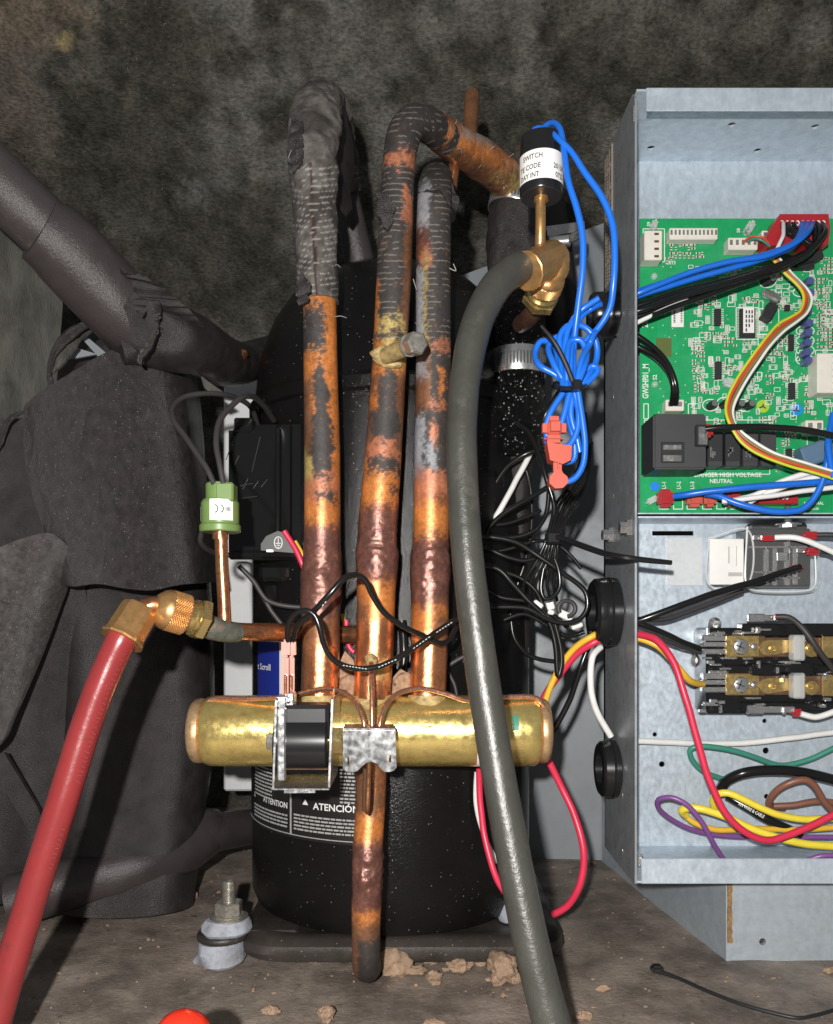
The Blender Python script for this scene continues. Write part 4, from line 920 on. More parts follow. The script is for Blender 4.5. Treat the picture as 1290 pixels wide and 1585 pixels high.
mb = MB(); mb.cyl((c.x, c.y, zy(835)), (c.x, c.y, zy(822)), S(12, D), 24); tube(mb, px_path([(342, 828, D, 20), (344, 880, D, 20), (347, 935, D, 20), (348, 965, D, 21)]), 24, .003); mk('stem', mb, m_copper, gs, 40)
for pts in ([(332, 750, .448, 9), (321, 726, .450, 9), (307, 705, .455, 9), (287, 676, .465, 9), (269, 650, .475, 9), (268, 631, .485, 8.5), (284, 615, .495, 8), (316, 609, .505, 8), (343, 610, .515, 8), (366, 616, .53, 8), (388, 630, .55, 8), (400, 660, .57, 8)],
            [(346, 750, .448, 9), (340, 718, .45, 9), (335, 687, .455, 9.5), (340, 652, .465, 9.5), (356, 631, .475, 9), (375, 615, .485, 9), (391, 614, .50, 9), (407, 626, .52, 9), (424, 650, .55, 9)]):
    mb = MB(); tube(mb, px_path(pts), 12, .003); mk('lead_wire', mb, m_wdull, gs, 60)
mb = MB(); tube(mb, px_path([(313, 822, .47, 8), (310, 836, .475, 8), (318, 848, .485, 8), (332, 856, .50, 8)]), 10, .003); tag(mk('wire_end', mb, m_wdull), 'short dull black wire curl under the green switch', 'wire')

bh = thing('charging_hose', P(830, 410, .45), 'black rubber service hose with bronze fitting crossing in front of the pipes', 'hose', 'service hoses')
mb = MB(); tube(mb, px_path([(835, 408, .448, 46), (808, 413, .445, 48), (780, 430, .438, 49), (753, 468, .432, 49), (733, 520, .425, 49), (720, 590, .42, 48), (715, 660, .415, 48), (717, 760, .41, 49), (724, 860, .405, 50), (737, 970, .40, 51), (753, 1085, .395, 52), (774, 1210, .388, 53), (799, 1345, .38, 55), (826, 1475, .372, 57), (858, 1600, .365, 60), (892, 1730, .36, 62)]), 40, .004, lambda V: .00045 * (fbm(V * 90, 3) - .5))
mk('hose', mb, m_blkhose, bh, 60)
mb = MB(); a, b = P(815, 420, .443), P(862, 398, .460); L = (b - a).length; ra = .0103
mb.lathe([(0, ra * 1.0), (.0004, ra * 1.06), (.0016, ra * 1.02), (.004, ra * 1.0), (L - .003, ra), (L - .001, ra * .93), (L, ra * .8)], a, b - a, 12); mk('ferrule', mb, m_bronze, bh, 25)
mb = MB(); tube(mb, px_path([(842, 407, .453, 40), (858, 402, .455, 40), (864, 416, .456, 36), (856, 428, .459, 34), (848, 440, .464, 32)]), 32, .0015); mk('elbow_tube', mb, m_bronze, bh, 60)
a, b = P(851, 425, .458), P(836, 466, .476); ax = (b - a).normalized(); L = (b - a).length
mb = MB(); mb.lathe([(-.002, .006), (.000, .0090), (.0022, .0098), (.003, .0098)], a, ax, 40); mk('nut_face', mb, m_bronze, bh, 50)
mb = MB(); knurl(mb, a + ax * .003, a + ax * .0105, .0100, 6, 34); mk('knurled_nut', mb, m_bronze, bh, 1)
sp = thing('service_port', P(820, 480, .48), 'brass hex service port under the black hose fitting', 'fitting')
mb = MB(); mb.lathe([(0, .0078), (.003, .0078), (.004, .0092), (.005, .0092), (.0055, .008), (.008, .008)], a + ax * .0103, ax, 32); mk('port_thread', mb, m_brass2, sp, 30)
mb = MB(); hex_fit(mb, a + ax * .0165, a + ax * .0215, .0108); mk('hex_nut', mb, m_brass2, sp, 20)
mb = MB(); tube(mb, px_path([(834, 468, .48, 24), (822, 488, .49, 28), (806, 502, .51, 26)]), 20, .002); mk('port_stub', mb, mat('dark_copper', (.10, .05, .035), .4, .5, var=.4, vs=150), sp, 60)

bs = thing('pressure_switch', P(838, 400, .45), 'black cylindrical pressure switch with white printed label on bronze stem', 'pressure switch')
D = .452; c = P(838, 260, D); zy = lambda py: P(838, py, D).z; R_ = S(33, D)
mb = MB(); mb.lathe([(zy(304), R_ * .97), (zy(302), R_), (zy(222), R_ * 1.01), (zy(216), R_ * .98)], (c.x, c.y, 0), (0, 0, 1), 56); bo = mk('housing', mb, m_blk, bs, 30)
mb = MB(); mb.rbox(862, 222, 873, 250, D - .006, .01, .001); mb.cyl((c.x, c.y, zy(306)), (c.x, c.y, zy(302)), R_ * .95, 40); mk('housing_rim', mb, m_blkm, bo)
mb = MB(); v = []; n = 28; Rl = R_ + .0003
for i in range(n + 1):
    an = -1.45 + 2.9 * i / n
    for z in (zy(293), zy(248)): v.append((c.x + Rl * math.sin(an), c.y - Rl * math.cos(an), z))
mb.add(v, [(2*i, 2*i+2, 2*i+3, 2*i+1) for i in range(n)]); lb = mk('paper_label', mb, m_label, bo)
mb = MB()
for s_, py, a0 in (('SWITCH', 262, -1.06), ('TE CODE', 277, -1.25), ('DAY INT', 290, -1.25), ('20138', 276, .42), ('0722', 289, .52)):
    txt_cyl(mb, s_, (c.x, c.y), Rl + .0002, zy(py), S(7.5, D), a0, .82)
mk('lettering', mb, m_ink, lb)
mb = MB(); mb.cyl((c.x, c.y, zy(311)), (c.x, c.y, zy(303)), S(11, D), 24); tube(mb, px_path([(837, 308, D, 16), (837, 350, D, 16), (836, 392, D + .004, 17)]), 24, .003); mk('stem', mb, m_bronze, bs, 40)
for pts in ([(824, 212, .452, 9), (828, 200, .450, 9), (845, 200, .446, 9), (866, 216, .440, 9), (885, 235, .438, 9), (905, 266, .437, 10), (932, 305, .436, 10.5), (948, 345, .436, 10.5), (952, 390, .437, 10.5), (950, 440, .44, 10.5), (944, 478, .445, 10), (926, 508, .45, 10), (905, 528, .455, 9)],
            [(838, 214, .456, 9), (842, 198, .455, 9), (855, 190, .450, 9), (866, 197, .445, 9.5), (872, 222, .441, 10), (880, 280, .438, 10), (893, 322, .438, 10.5), (902, 365, .439, 10.5), (902, 420, .442, 10.5), (896, 470, .446, 10.5), (890, 520, .450, 10), (886, 570, .452, 10)]):
    mb = MB(); tube(mb, px_path(pts), 14, .003); mk('lead_wire', mb, m_wblue, bs, 60)

rp = thing('rubber_hose', P(800, 690, .60), 'thick black tar speckled hose with steel clamps right of the copper pipes', 'hose')
mb = MB(); tube(mb, px_path([(798, 308, .62, 70), (797, 326, .618, 78), (795, 370, .612, 82), (795, 410, .61, 78), (800, 460, .61, 66)]), 40, .004, foam_disp(.004, 50, .001)); mk('foam_cuff', mb, m_foam_l, rp, 60)
mb = MB(); tube(mb, px_path([(806, 470, .590, 62), (806, 492, .584, 78), (803, 540, .582, 82), (801, 600, .582, 84), (802, 655, .584, 90), (804, 704, .588, 84)]), 64, .002, foam_disp(.0034, 110, .0018, 420)); mk('tar_coat', mb, m_tar, rp, 60)
mb = MB(); tube(mb, px_path([(798, 640, .60, 76), (790, 700, .60, 80), (786, 780, .605, 74), (784, 860, .61, 70), (786, 1000, .62, 66)]), 40, .004, foam_disp(.004, 35, .0008)); mk('lower_foam', mb, m_foam, rp, 60)
def clamp(name, cx, cy, d, r, hgt, parent, tilt=0, slots=True):
    mb = MB(); c = P(cx, cy, d); n = 56; t = .0009; slotv = []
    rings = [(-hgt/2, r), (-hgt/2, r + t), (-hgt/2 + .0006, r + t + .0003), (hgt/2 - .0006, r + t + .0003), (hgt/2, r + t), (hgt/2, r)]
    R3 = Matrix.Rotation(math.radians(tilt), 3, 'Y')
    v = [c + R3 @ Vector((rr * math.sin(2*math.pi*k/n), -rr * math.cos(2*math.pi*k/n), z)) for z, rr in rings for k in range(n)]
    f = [(i*n + k, i*n + (k+1) % n, ((i+1) % 6)*n + (k+1) % n, ((i+1) % 6)*n + k) for i in range(6) for k in range(n)]
    mb.add(v, f); o = mk(name, mb, m_silver, parent)
    if slots:
        mb = MB()
        for k in range(-11, 12):
            an = k * .115; rr = r + t + .0004
            R2 = R3 @ Matrix.Rotation(an, 3, 'Z')
            mb.box(c + R3 @ Vector((rr * math.sin(an), -rr * math.cos(an), -hgt * .02)), (.0011, .0004, hgt * .5), 0, R2)
        mk('band_slot', mb, m_ink, o)
    return o
clamp('clamp_band', 801, 565, .582, S(81, .582) / 2 + .0006, S(38, .58), rp)
clamp('clamp_band', 798, 318, .617, S(74, .617) / 2 + .0012, S(20, .617), rp, 12)
c2 = thing('hose_clamp', P(875, 370, .62), 'shiny worm drive hose clamp behind the blue wires', 'hose clamp')
mb = MB(); mb.cyl(P(850, 376, .60), P(884, 372, .595), S(9, .6), 20, bev=.001); mb.rbox(846, 362, 872, 388, .605, .012, .002); mk('worm_housing', mb, m_silver, c2)
mb = MB(); tube(mb, px_path([(872, 374, .60, 12), (890, 366, .602, 13), (900, 356, .606, 12)]), 14, .002); mb.prism([P(846, 350, .612), P(905, 342, .612), P(906, 356, .612), P(848, 366, .612)], (0, .0012, 0)); mk('screw_band', mb, m_steel, c2)
mb = MB(); tube(mb, px_path([(850, 320, .64, 52), (856, 380, .64, 58), (862, 450, .64, 60), (868, 520, .645, 58)]), 32, .005); tag(mk('dark_hose', mb, m_blkm), 'dark hose in shadow behind the blue switch wires', 'hose')

# ------------------------------------------------------------------ control box
FD, BD = .50, .578                     # distances of the lip and of the back panel
XL = (983 - CX) / F * FD; ZT = zc(136, FD); ZB = zc(1368, FD); XR = .345; T = .0014
def circ(fn, n=14): return [fn(math.cos(t), math.sin(t)) for t in np.linspace(0, 2*math.pi, n, endpoint=False)]
cb = thing('control_box', (XL + .1, .54, ZB), 'open galvanised steel control box at the right holding the green circuit board', 'control box')
mb = MB(); hs = []
for (x, y, r) in ((1025, 1183, 4.5), (1186, 1162, 5), (1187, 1184, 4), (1187, 1233, 4), (1014, 1137, 3.5), (1184, 1116, 3.5), (1230, 1400, 0), (1245, 1000, 0)):
    if r: hs.append(circ(lambda a, b: P(x, y, BD) + Vector((a, 0, b)) * S(r, BD)))
hs.append([P(1010, 822, BD), P(1074, 822, BD), P(1074, 829, BD), P(1010, 829, BD)])
mb.plate([(XL, BD, ZB), (XR, BD, ZB), (XR, BD, ZT), (XL, BD, ZT)], hs, (0, T, 0)); mk('back_panel', mb, m_galv, cb)
mb = MB(); gc = [(915, .5455, .0235), (1186, .5455, .019), (487, .5455, .015)]
hs = [circ(lambda a, b: Vector((XL, d + a * r * .8, zc(y + 30 * 0, d) + b * r * .8)), 20) for (y, d, r) in ((947, .5455, .0235), (1190, .5455, .019), (487, .5455, .015))]
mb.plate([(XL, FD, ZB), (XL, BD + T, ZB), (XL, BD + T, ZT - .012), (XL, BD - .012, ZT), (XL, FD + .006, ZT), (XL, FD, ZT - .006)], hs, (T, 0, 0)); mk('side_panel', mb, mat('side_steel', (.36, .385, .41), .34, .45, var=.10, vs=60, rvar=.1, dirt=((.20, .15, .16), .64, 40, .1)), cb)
mb = MB(); hs = []
for (x, y) in ((1008, 229), (1173, 233), (1133, 193), (1262, 196)):
    d = F * (ZT - T - CAMZ) / (HY - y); hs.append(circ(lambda a, b: Vector(((x - CX) / F * d + a * .0027, d + b * .0027, ZT - T))))
mb.plate([(XL + T, FD + .001, ZT - T), (XR, FD + .001, ZT - T), (XR, BD, ZT - T), (XL + T, BD, ZT - T)], hs, (0, 0, T)); mk('top_panel', mb, m_galv, cb)
mb = MB(); mb.prism([(XL + T, FD + .001, ZB), (XR, FD + .001, ZB), (XR, BD, ZB), (XL + T, BD, ZB)], (0, 0, T)); mk('bottom_panel', mb, m_galv, cb)
zl = zc(172, FD); mb = MB(); mb.box(((XL + XR) / 2 + .0035, FD, (ZT + zl) / 2), (XR - XL - .007, T, ZT - zl), .0004); mk('top_lip', mb, m_galv, cb)
zl = zc(1329, FD); mb = MB(); mb.box(((XL + XR) / 2 + .002, FD, (ZB + zl) / 2), (XR - XL - .004, T, zl - ZB), .0004); mk('bottom_lip', mb, m_galv, cb)
for (x, y0, y1) in ((982, 163, 188), (989, 1322, 1342)):
    mb = MB(); mb.rbox(x, y0, x + 5, y1, FD + .0012, .003, .0006)
    for k in range(9): mb.rbox(x - 2, y0 + (y1 - y0) * k / 9, x + 6, y0 + (y1 - y0) * (k + .6) / 9, FD + .0010, .003, .0003)
    mk('corner_weld', mb, m_silver, cb)
# sticker on the outer side
mb = MB(); xs_ = XL - .0003
def sidep(d, y): return Vector((xs_, d, zc(y, d)))
zs0, zs1 = sidep(.575, 445).z, sidep(.575, 246).z
mb.prism([(xs_, .556, zs0 + .0), (xs_, .577, zs0), (xs_, .577, zs1), (xs_, .556, zs1)], (-.0003, 0, 0)); sk = mk('side_sticker', mb, m_tan, cb)
mb = MB()
for k in range(40):
    z = zs0 + (zs1 - zs0) * (k + .5) / 40
    if k % 7 == 6: continue
    for dd in (.559, .566, .572): 
        w = random.uniform(.001, .0035); mb.box((xs_ - .0005, dd, z), (.0002, w, .0011))
mk('sticker_print', mb, m_ink, sk)
def hexscrew(name, x, y, d, r, L, parent, label=None):
    mb = MB(); c = P(x, y, d); mb.lathe([(0, r * .9), (.0006, r), (L * .6, r), (L * .62, r * 1.35), (L, r * 1.4)], (c.x - L, c.y, c.z), (1, 0, 0), 6); return mk(name, mb, m_silver, parent, 20)
for (x, y, d) in ((972, 817, .512), (945, 828, .56)): hexscrew('hex_screw', 645 + (XL * F / d), y, d, .0040, .0065, cb)
mb = MB()
for (y, d) in ((613, .555), (768, .555), (1232, .53), (1318, .53)):
    z = zc(y, d); mb.ball((XL, d, z), (.0006, .0013, .0022), 2)
mk('side_rivet', mb, m_silver, cb)
# tray under the board
TD = .548
mb = MB(); z = zc(799, .536); mb.prism([(XL + .0025, .536, z), (XR, .536, z), (XR, BD, z - .0004), (XL + .0025, BD, z - .0004)], (0, 0, T)); mb.prism([(XL + .0025, .536, z - .0012), (XR, .536, z - .0012), (XR, .536, z + .0022), (XL + .0025, .536, z + .0022)], (0, .0012, 0))
mk('board_tray', mb, m_galv, cb)
mb = MB(); c = P(1220, 812, .545); mb.lathe([(0, .0055), (.0022, .0055), (.0024, .0035), (.0038, .003)], (c.x, c.y, c.z - .002), (0, 0, 1), 6)
mb.lathe([(0, .0023)] + [(.0005 + .0009*k, .0023 if k % 2 else .0018) for k in range(14)], (c.x, c.y, c.z), (0, 0, 1), 14); mb.lathe([(0, .0085), (.0009, .0085)], (c.x, c.y, c.z - .0005), (0, 0, 1), 24); mk('tray_bolt', mb, m_silver, cb, 20)

def grommet(y, d, r, out, label):
    g = thing('cable_grommet', (XL, d, zc(y, d)), label, 'grommet', 'black grommets on the control box side')
    mb = MB(); c = (XL + .002, d, zc(y, d)); mb.lathe([(-.003, r * .62), (0, r * .72), (.003, r * .98), (out * .45, r), (out * .5, r * .97), (out * .55, r * .99), (out * .9, r * .95), (out, r * .86), (out, r * .55), (out * .3, r * .5)], c, (-1, 0, 0), 48)
    mk('grommet_ring', mb, m_blk, g)
    mb = MB(); mb.lathe([(0, r * .52), (.004, r * .5)], (c[0] - out * .4, d, c[2]), (-1, 0, 0), 24); mk('grommet_core', mb, m_blkm, g); return g
grommet(947, .5455, .0235, .019, 'biggest round black cable grommet, middle of box side, yellow and red wires entering')
grommet(1190, .5455, .0195, .014, 'lowest black cable grommet on the box side where the white wire ends')
grommet(487, .5455, .015, .020, 'highest black cable grommet on the box side where blue and black wires enter')

# ------------------------------------------------------------------ circuit board
D0 = .556
pc = thing('circuit_board', P(1140, 795, D0), 'green printed circuit board crowded with components inside the control box', 'circuit board')
ZA, ZZ = P(0, 338, D0).z, P(0, 796, D0).z; x0 = P(991, 0, D0).x; x1 = .33
mb = MB(); mb.box(((x0 + x1) / 2, D0 + .0008, (ZA + ZZ) / 2), (x1 - x0, .0016, ZA - ZZ)); mk('board', mb, m_pcb, pc)
D1 = D0 - .00015
mb = MB(); rt = random.Random(11)      # copper traces
def seg2(mbb, xa, ya, xb, yb, w, d):
    dx, dy = xb - xa, yb - ya; L = math.hypot(dx, dy) or 1; nx, ny = -dy / L * w / 2, dx / L * w / 2
    mbb.add([P(xa + nx, ya + ny, d), P(xb + nx, yb + ny, d), P(xb - nx, yb - ny, d), P(xa - nx, ya - ny, d)], [(0, 1, 2, 3)])
for k in range(230):
    x, y = rt.uniform(1000, 1288), rt.uniform(348, 740); n = rt.choice((1, 2, 3, 5)); L = rt.uniform(12, 60); ang = rt.choice((0, 90, 0, 90, 45, -45)); L2 = rt.uniform(6, 34); ang2 = ang + rt.choice((45, -45))
    for j in range(n):
        ox, oy = (0, j * 3.4) if ang == 0 else (j * 3.4, 0)
        xa, ya = x + ox, y + oy; xb, yb = xa + L * math.cos(math.radians(ang)), ya + L * math.sin(math.radians(ang))
        xc, yc = xb + L2 * math.cos(math.radians(ang2)), yb + L2 * math.sin(math.radians(ang2))
        if min(xb, xc) < 996 or max(yb, yc) > 780 or min(yb, yc) < 342: continue
        seg2(mb, xa, ya, xb, yb, 1.3, D1 - (k * 5 + j) * 1.2e-7); seg2(mb, xb, yb, xc, yc, 1.3, D1 - .0001 - (k * 5 + j) * 1.2e-7)
for x in (1020, 1025, 1031): seg2(mb, x, 395, x, 525, 1.6, D1 - .00024 - x * 1e-8)
tag(mk('copper_trace', mb, m_trace, pc, None), kind='stuff')
# lettering and printed outlines
D2 = D0 - .00055
def silk(s_, x, y, h, ang=0, sx=1.0): mk('board_print', txt_px(MB(), s_, x, y, h, D2, ang, sx), m_silk, pc, None)
silk('GWSHP01_M', 1004, 617, 9, 90, .72); silk('225', 1003, 507, 9, 90, .8); silk('DANGER HIGH VOLTAGE', 1075, 738, 6.4, 0, .98); silk('NEUTRAL', 1099, 747.5, 6, 0, .95)
for s_, x in (('L1-1', 1031), ('L1-2', 1054), ('L1-3', 1075), ('2', 1117), ('3', 1141)): silk(s_, x, 757, 6, 90, .75)
silk('S2', 1017, 588, 6, 90); silk('S3', 1175, 603, 6.5, 90); silk('CRY3', 1031, 409, 5.5, 0, .8); silk('NATIONAL', 1245, 781, 4.4, 0, .95); silk('CONTROLLER', 1240, 789, 3.2, 0, .95); silk('S8', 1146, 360, 5, 90); silk('S9', 1007, 350, 5, 90)
mb = MB(); ol = [0]
def outline(xa, ya, xb, yb, w=1.3):
    ol[0] += 1
    for q in ((xa, ya, xb, ya), (xb, ya, xb, yb), (xb, yb, xa, yb), (xa, yb, xa, ya)): ol[0] += 1; seg2(mb, *q, w, D2 - ol[0] * 2e-7)
for x in (1021, 1043, 1064, 1088, 1110, 1131): outline(x, 770, x + 14, 788)
outline(998, 650, 1192, 734); outline(996, 354, 1029, 405); outline(1140, 476, 1174, 525); outline(1176, 478, 1206, 517, 1.2); outline(1263, 542, 1310, 612); outline(1174, 518, 1204, 548)
outline(997, 625, 1004, 648); outline(1066, 625, 1075, 648); outline(1250, 655, 1268, 690)
for (x, y, a, b) in ((1188, 434, 14, 11),) + tuple((1247, 512 + 15 * k, 14, 8) for k in range(4)) + ((1240, 452, 12, 7), (1100, 627, 12, 9), (1122, 624, 12, 9), (1150, 627, 12, 9)):
    pts = [(x + a * math.cos(t), y + b * math.sin(t)) for t in np.linspace(0, 2*math.pi, 20)]
    for p, q in zip(pts, pts[1:]): ol[0] += 1; seg2(mb, *p, *q, 1.4, D2 - ol[0] * 2e-7)
tag(mk('printed_outline', mb, m_silk, pc, None), kind='stuff')
# small chips and pads, too small to pick apart
mb = MB(); mb2 = MB()
def smd(x, y, w, h, m_=None, hh=.0008): (m_ or mb).rbox(x, y, x + w, y + h, D0 - hh, hh, 0)
blocks = [(1037, 377, 1080, 386), (1037, 390, 1092, 398), (1080, 470, 1100, 480), (1098, 458, 1112, 472), (1150, 460, 1175, 472), (1090, 514, 1108, 530), (1112, 514, 1128, 524), (1122, 522, 1142, 540), (1150, 526, 1172, 538), (1072, 528, 1090, 556), (1072, 556, 1092, 590), (1122, 565, 1140, 582), (1074, 592, 1096, 606),
          (1088, 600, 1112, 612), (1186, 580, 1200, 596), (1186, 603, 1200, 618), (1205, 544, 1222, 556), (1194, 540, 1212, 552), (1246, 598, 1262, 640), (1130, 638, 1148, 652), (1176, 645, 1200, 655), (1270, 398, 1290, 425), (1262, 430, 1285, 470), (1266, 470, 1290, 540), (1207, 520, 1222, 540), (1245, 580, 1262, 592), (1018, 478, 1032, 486), (1212, 565, 1222, 590), (1230, 480, 1242, 500), (1215, 668, 1232, 680), (1236, 695, 1246, 715), (1204, 470, 1216, 480), (1200, 455, 1214, 464), (1030, 398, 1042, 410), (1190, 688, 1206, 700), (1210, 676, 1222, 690), (1105, 650, 1120, 660)]
for (xa, ya, xb, yb) in blocks:
    y = ya
    while y < yb - 2:
        x = xa
        while x < xb - 3:
            if rt.random() < .86:
                hor = rt.random() < .6
                if hor: smd(x, y, 1.6, 3.4); smd(x + 1.8, y + .2, 2.2, 3.0, mb2, .0006); smd(x + 4.2, y, 1.6, 3.4)
                else: smd(x + 1, y - .4, 3.4, 1.4); smd(x + 1.2, y + 1.1, 3, 1.7, mb2, .0006); smd(x + 1, y + 2.9, 3.4, 1.4)
            x += 6.8
        y += 5.4
sx_ = MB()
for k in range(230):       # small printed part outlines
    x, y = rt.uniform(1066, 1284), rt.uniform(410, 655); w_, h_ = rt.choice(((7, 5), (5, 8), (9, 6), (12, 7), (6, 12)))
    for q_, e_ in enumerate(((x, y, x + w_, y), (x + w_, y, x + w_, y + h_), (x + w_, y + h_, x, y + h_), (x, y + h_, x, y))): seg2(sx_, *e_, .9, D2 - .0001 - (k * 4 + q_) * 1.5e-7)
    if rt.random() < .6:
        smd(x + 1.2, y + 1.2, 1.8, max(1.6, h_ - 2.4), mb, .0007 + k * 5e-7); smd(x + w_ - 3, y + 1.2, 1.8, max(1.6, h_ - 2.4), mb, .0007 + k * 5e-7)
tag(mk('printed_mark', sx_, m_silk, pc, None), kind='stuff')
for k in range(190):
    x, y = rt.uniform(1000, 1288), rt.uniform(410, 735); smd(x, y, 1.6, 1.6, mb, .0003 + k * 4e-7)
for k in range(24): smd(1258 + 7 * (k % 4), 455 + 3.6 * (k // 1), 3, 1.5)
tag(mk('solder_pad', mb, m_solder, pc, None), kind='stuff'); tag(mk('chip_resistor', mb2, m_brown, pc, None), kind='stuff')
def chip(x0, y0, x1, y1, pins, sides=True, hh=.0028, name='chip'):
    mb = MB(); mb.rbox(x0, y0, x1, y1, D0 - hh, hh - .0003, .0003); o = mk(name, mb, m_chip, pc); mb = MB()
    for k in range(pins):
        y = y0 + (y1 - y0) * (k + .3) / pins; h = (y1 - y0) / pins * .45
        mb.rbox(x0 - 4, y, x0, y + h, D0 - .0010, .0009, 0); mb.rbox(x1, y, x1 + 4, y + h, D0 - .0010, .0009, 0)
    mk('chip_pins', mb, m_solder, o, None); return o
chip(1107, 477, 1117, 503, 8); chip(1108, 559, 1118, 586, 8); chip(1222, 592, 1232, 617, 8); chip(1222, 517, 1230, 542, 8); chip(1218, 694, 1227, 708, 4); chip(1216, 471, 1224, 480, 3)
mc = chip(1146, 477, 1170, 522, 18)
mb = MB(); mb.rbox(1151, 476, 1168, 515, D0 - .0031, .0002, 0); st_ = mk('chip_label', mb, m_label, mc)
mb = MB()
for k, x in enumerate((1156, 1160.5, 1165)):
    for j in range(5 - k): mb.rbox(x - 1.3, 480 + j * 7, x + 1, 485 + j * 7, D0 - .0034, .0001, 0)
mk('label_print', mb, m_ink, st_, None)
mb = MB(); mb.rbox(1040, 464, 1059, 506, D0 - .0005, .0003, .0001); st_ = mk('barcode_label', mb, m_label, pc)
mb = MB()
for k in range(12): mb.rbox(1054, 469 + 2.6 * k, 1057, 470.2 + 2.6 * k, D0 - .0007, .0001, 0); mb.rbox(1043, 469 + 2.6 * k, 1046, 470.6 + 2.6 * k, D0 - .0007, .0001, 0)
mk('label_print', mb, m_ink, st_, None)
mb = MB(); mb.rbox(1016, 523, 1040, 552, D0 - .0005, .0004, .0001); mk('olive_pad', mb, m_olive, pc)
# white connectors
def conn(x0, y0, x1, y1, hh, nslot, vertical=True, nm='white_connector'):
    mb = MB(); mb.rbox(x0, y0, x1, y1, D0 - hh, hh, .0006); o = mk(nm, mb, m_conn, pc); mb = MB()
    for k in range(nslot):
        if vertical:
            y = y0 + (y1 - y0) * (k + .35) / nslot; mb.rbox(x0 + (x1 - x0) * .55, y, x0 + (x1 - x0) * .8, y + (y1 - y0) / nslot * .3, D0 - hh - .0003, .0004, 0)
        else:
            x = x0 + (x1 - x0) * (k + .25) / nslot; mb.rbox(x, y0 + (y1 - y0) * .2, x + (x1 - x0) / nslot * .5, y0 + (y1 - y0) * .62, D0 - hh - .0003, .0004, 0)
    mk('contact_slot', mb, m_zinc if not vertical else m_brown, o, None); return o
conn(998, 356, 1026, 402, .011, 4); conn(1037, 352, 1112, 370, .008, 12, False); conn(1128, 367, 1174, 386, .009, 5, False); conn(1031, 618, 1060, 636, .009, 2, False); conn(1266, 546, 1310, 608, .014, 6); conn(1248, 650, 1276, 672, .008, 2, False)
conn(1180, 356, 1200, 372, .008, 2, False)
mb = MB(); mb.prism([P(x, y, D0 - .017) for x, y in ((1186, 366), (1208, 331), (1283, 331), (1286, 352), (1283, 378), (1192, 380))], (0, .017, 0)); rc = mk('red_connector', mb, m_redc, pc)
mb = MB()
for k in range(9):
    x = 1211 + 8 * k; pts = [(x + 2.6 * math.cos(t), 345 + 3.4 * math.sin(t), D0 - .0175, 1.8) for t in np.linspace(-2.2, 2.2, 7)]; tube(mb, px_path(pts), 6, .001)
mk('crimp_contact', mb, m_inkw, rc)
mb = MB(); mb.rbox(1012, 640, 1094, 726, D0 - .030, .030, .0012, seg=2); rl = mk('power_relay', mb, m_dgrey, pc)
mb = MB(); mb.rbox(1024, 684, 1060, 716, D0 - .0306, .003, .0003); mb.rbox(1078, 657, 1098, 690, D0 - .033, .012, .0006); mk('relay_recess', mb, m_blkm, rl)
mb = MB(); mb.rbox(1027, 688, 1056, 696, D0 - .0312, .002, .0003); mb.rbox(1027, 704, 1056, 714, D0 - .0312, .002, .0003); mb.rbox(1082, 660, 1096, 688, D0 - .0335, .002, .0004); mk('relay_terminal', mb, m_steel, rl)
for k in range(4):
    xa = 1096 + 27.5 * k; mb = MB(); mb.rbox(xa, 668, xa + 24, 720, D0 - .016, .016, .0006); o = mk('small_relay', mb, m_dgrey if k > 1 else m_chip, pc)
    mb = MB(); mb.rbox(xa + 1, 713, xa + 23, 722, D0 - .0165, .008, .0004); mk('relay_foot', mb, m_dgrey, o)
    mb = MB()
    for j in range(6): mb.rbox(xa + 4 + 3 * (j % 3), 690 + rt.random() * 18, xa + 6 + 3 * (j % 3), 692 + rt.random() * 18, D0 - .0162, .0001, 0)
    mk('relay_print', mb, m_silver, o, None)
def can(x, y, dx, dy, r, L, m_, nm):
    mb = MB(); a = P(x, y, D0 - .001); b = P(x + dx, y + dy, D0 - L); R_ = S(r, D0); LL = (b - a).length
    mb.lathe([(0, R_ * .92), (.0008, R_), (LL - .0008, R_), (LL, R_ * .92)], a, b - a, 20); o = mk(nm, mb, m_, pc)
    mb = MB(); ax = (b - a).normalized(); mb.lathe([(0, R_ * .82), (.0003, R_ * .8)], b - ax * .0001, ax, 20); mk('can_top', mb, m_silver if m_ is not m_capb else m_capb, o); return o
can(1184, 438, 13, -9, 7, .010, m_chip, 'capacitor')
for (x, y) in ((1246, 440), (1247, 458), (1243, 488), (1245, 505), (1244, 520), (1243, 535), (1242, 550), (1244, 563)): can(x, y, 9, -6, 6, .009, m_capb, 'blue_capacitor')
for (x, y) in ((1098, 630), (1118, 628), (1140, 630), (1156, 630)): can(x, y, 9, -6, 6, .008, m_chip, 'capacitor')
mb = MB(); mb.box(P(1194, 458, D0 - .003), (.014, .005, .006), .0015, Matrix.Rotation(math.radians(25), 3, 'Y'), 2); mk('crystal', mb, m_steel, pc)
mb = MB(); mb.box(P(1190, 484, D0 - .004), (.007, .007, .012), .0006, Matrix.Rotation(math.radians(-28), 3, 'Y').inverted()); mk('regulator', mb, m_chip, pc); mb = MB(); mb.box(P(1250, 402, D0 - .005), (.018, .010, .006), .0006, Matrix.Rotation(math.radians(-18), 3, 'Y')); mk('regulator', mb, m_chip, pc)
mb = MB(); mb.rbox(1220, 405, 1262, 414, D0 - .006, .006, .0004, 0); mk('pin_header', mb, m_chip, pc)
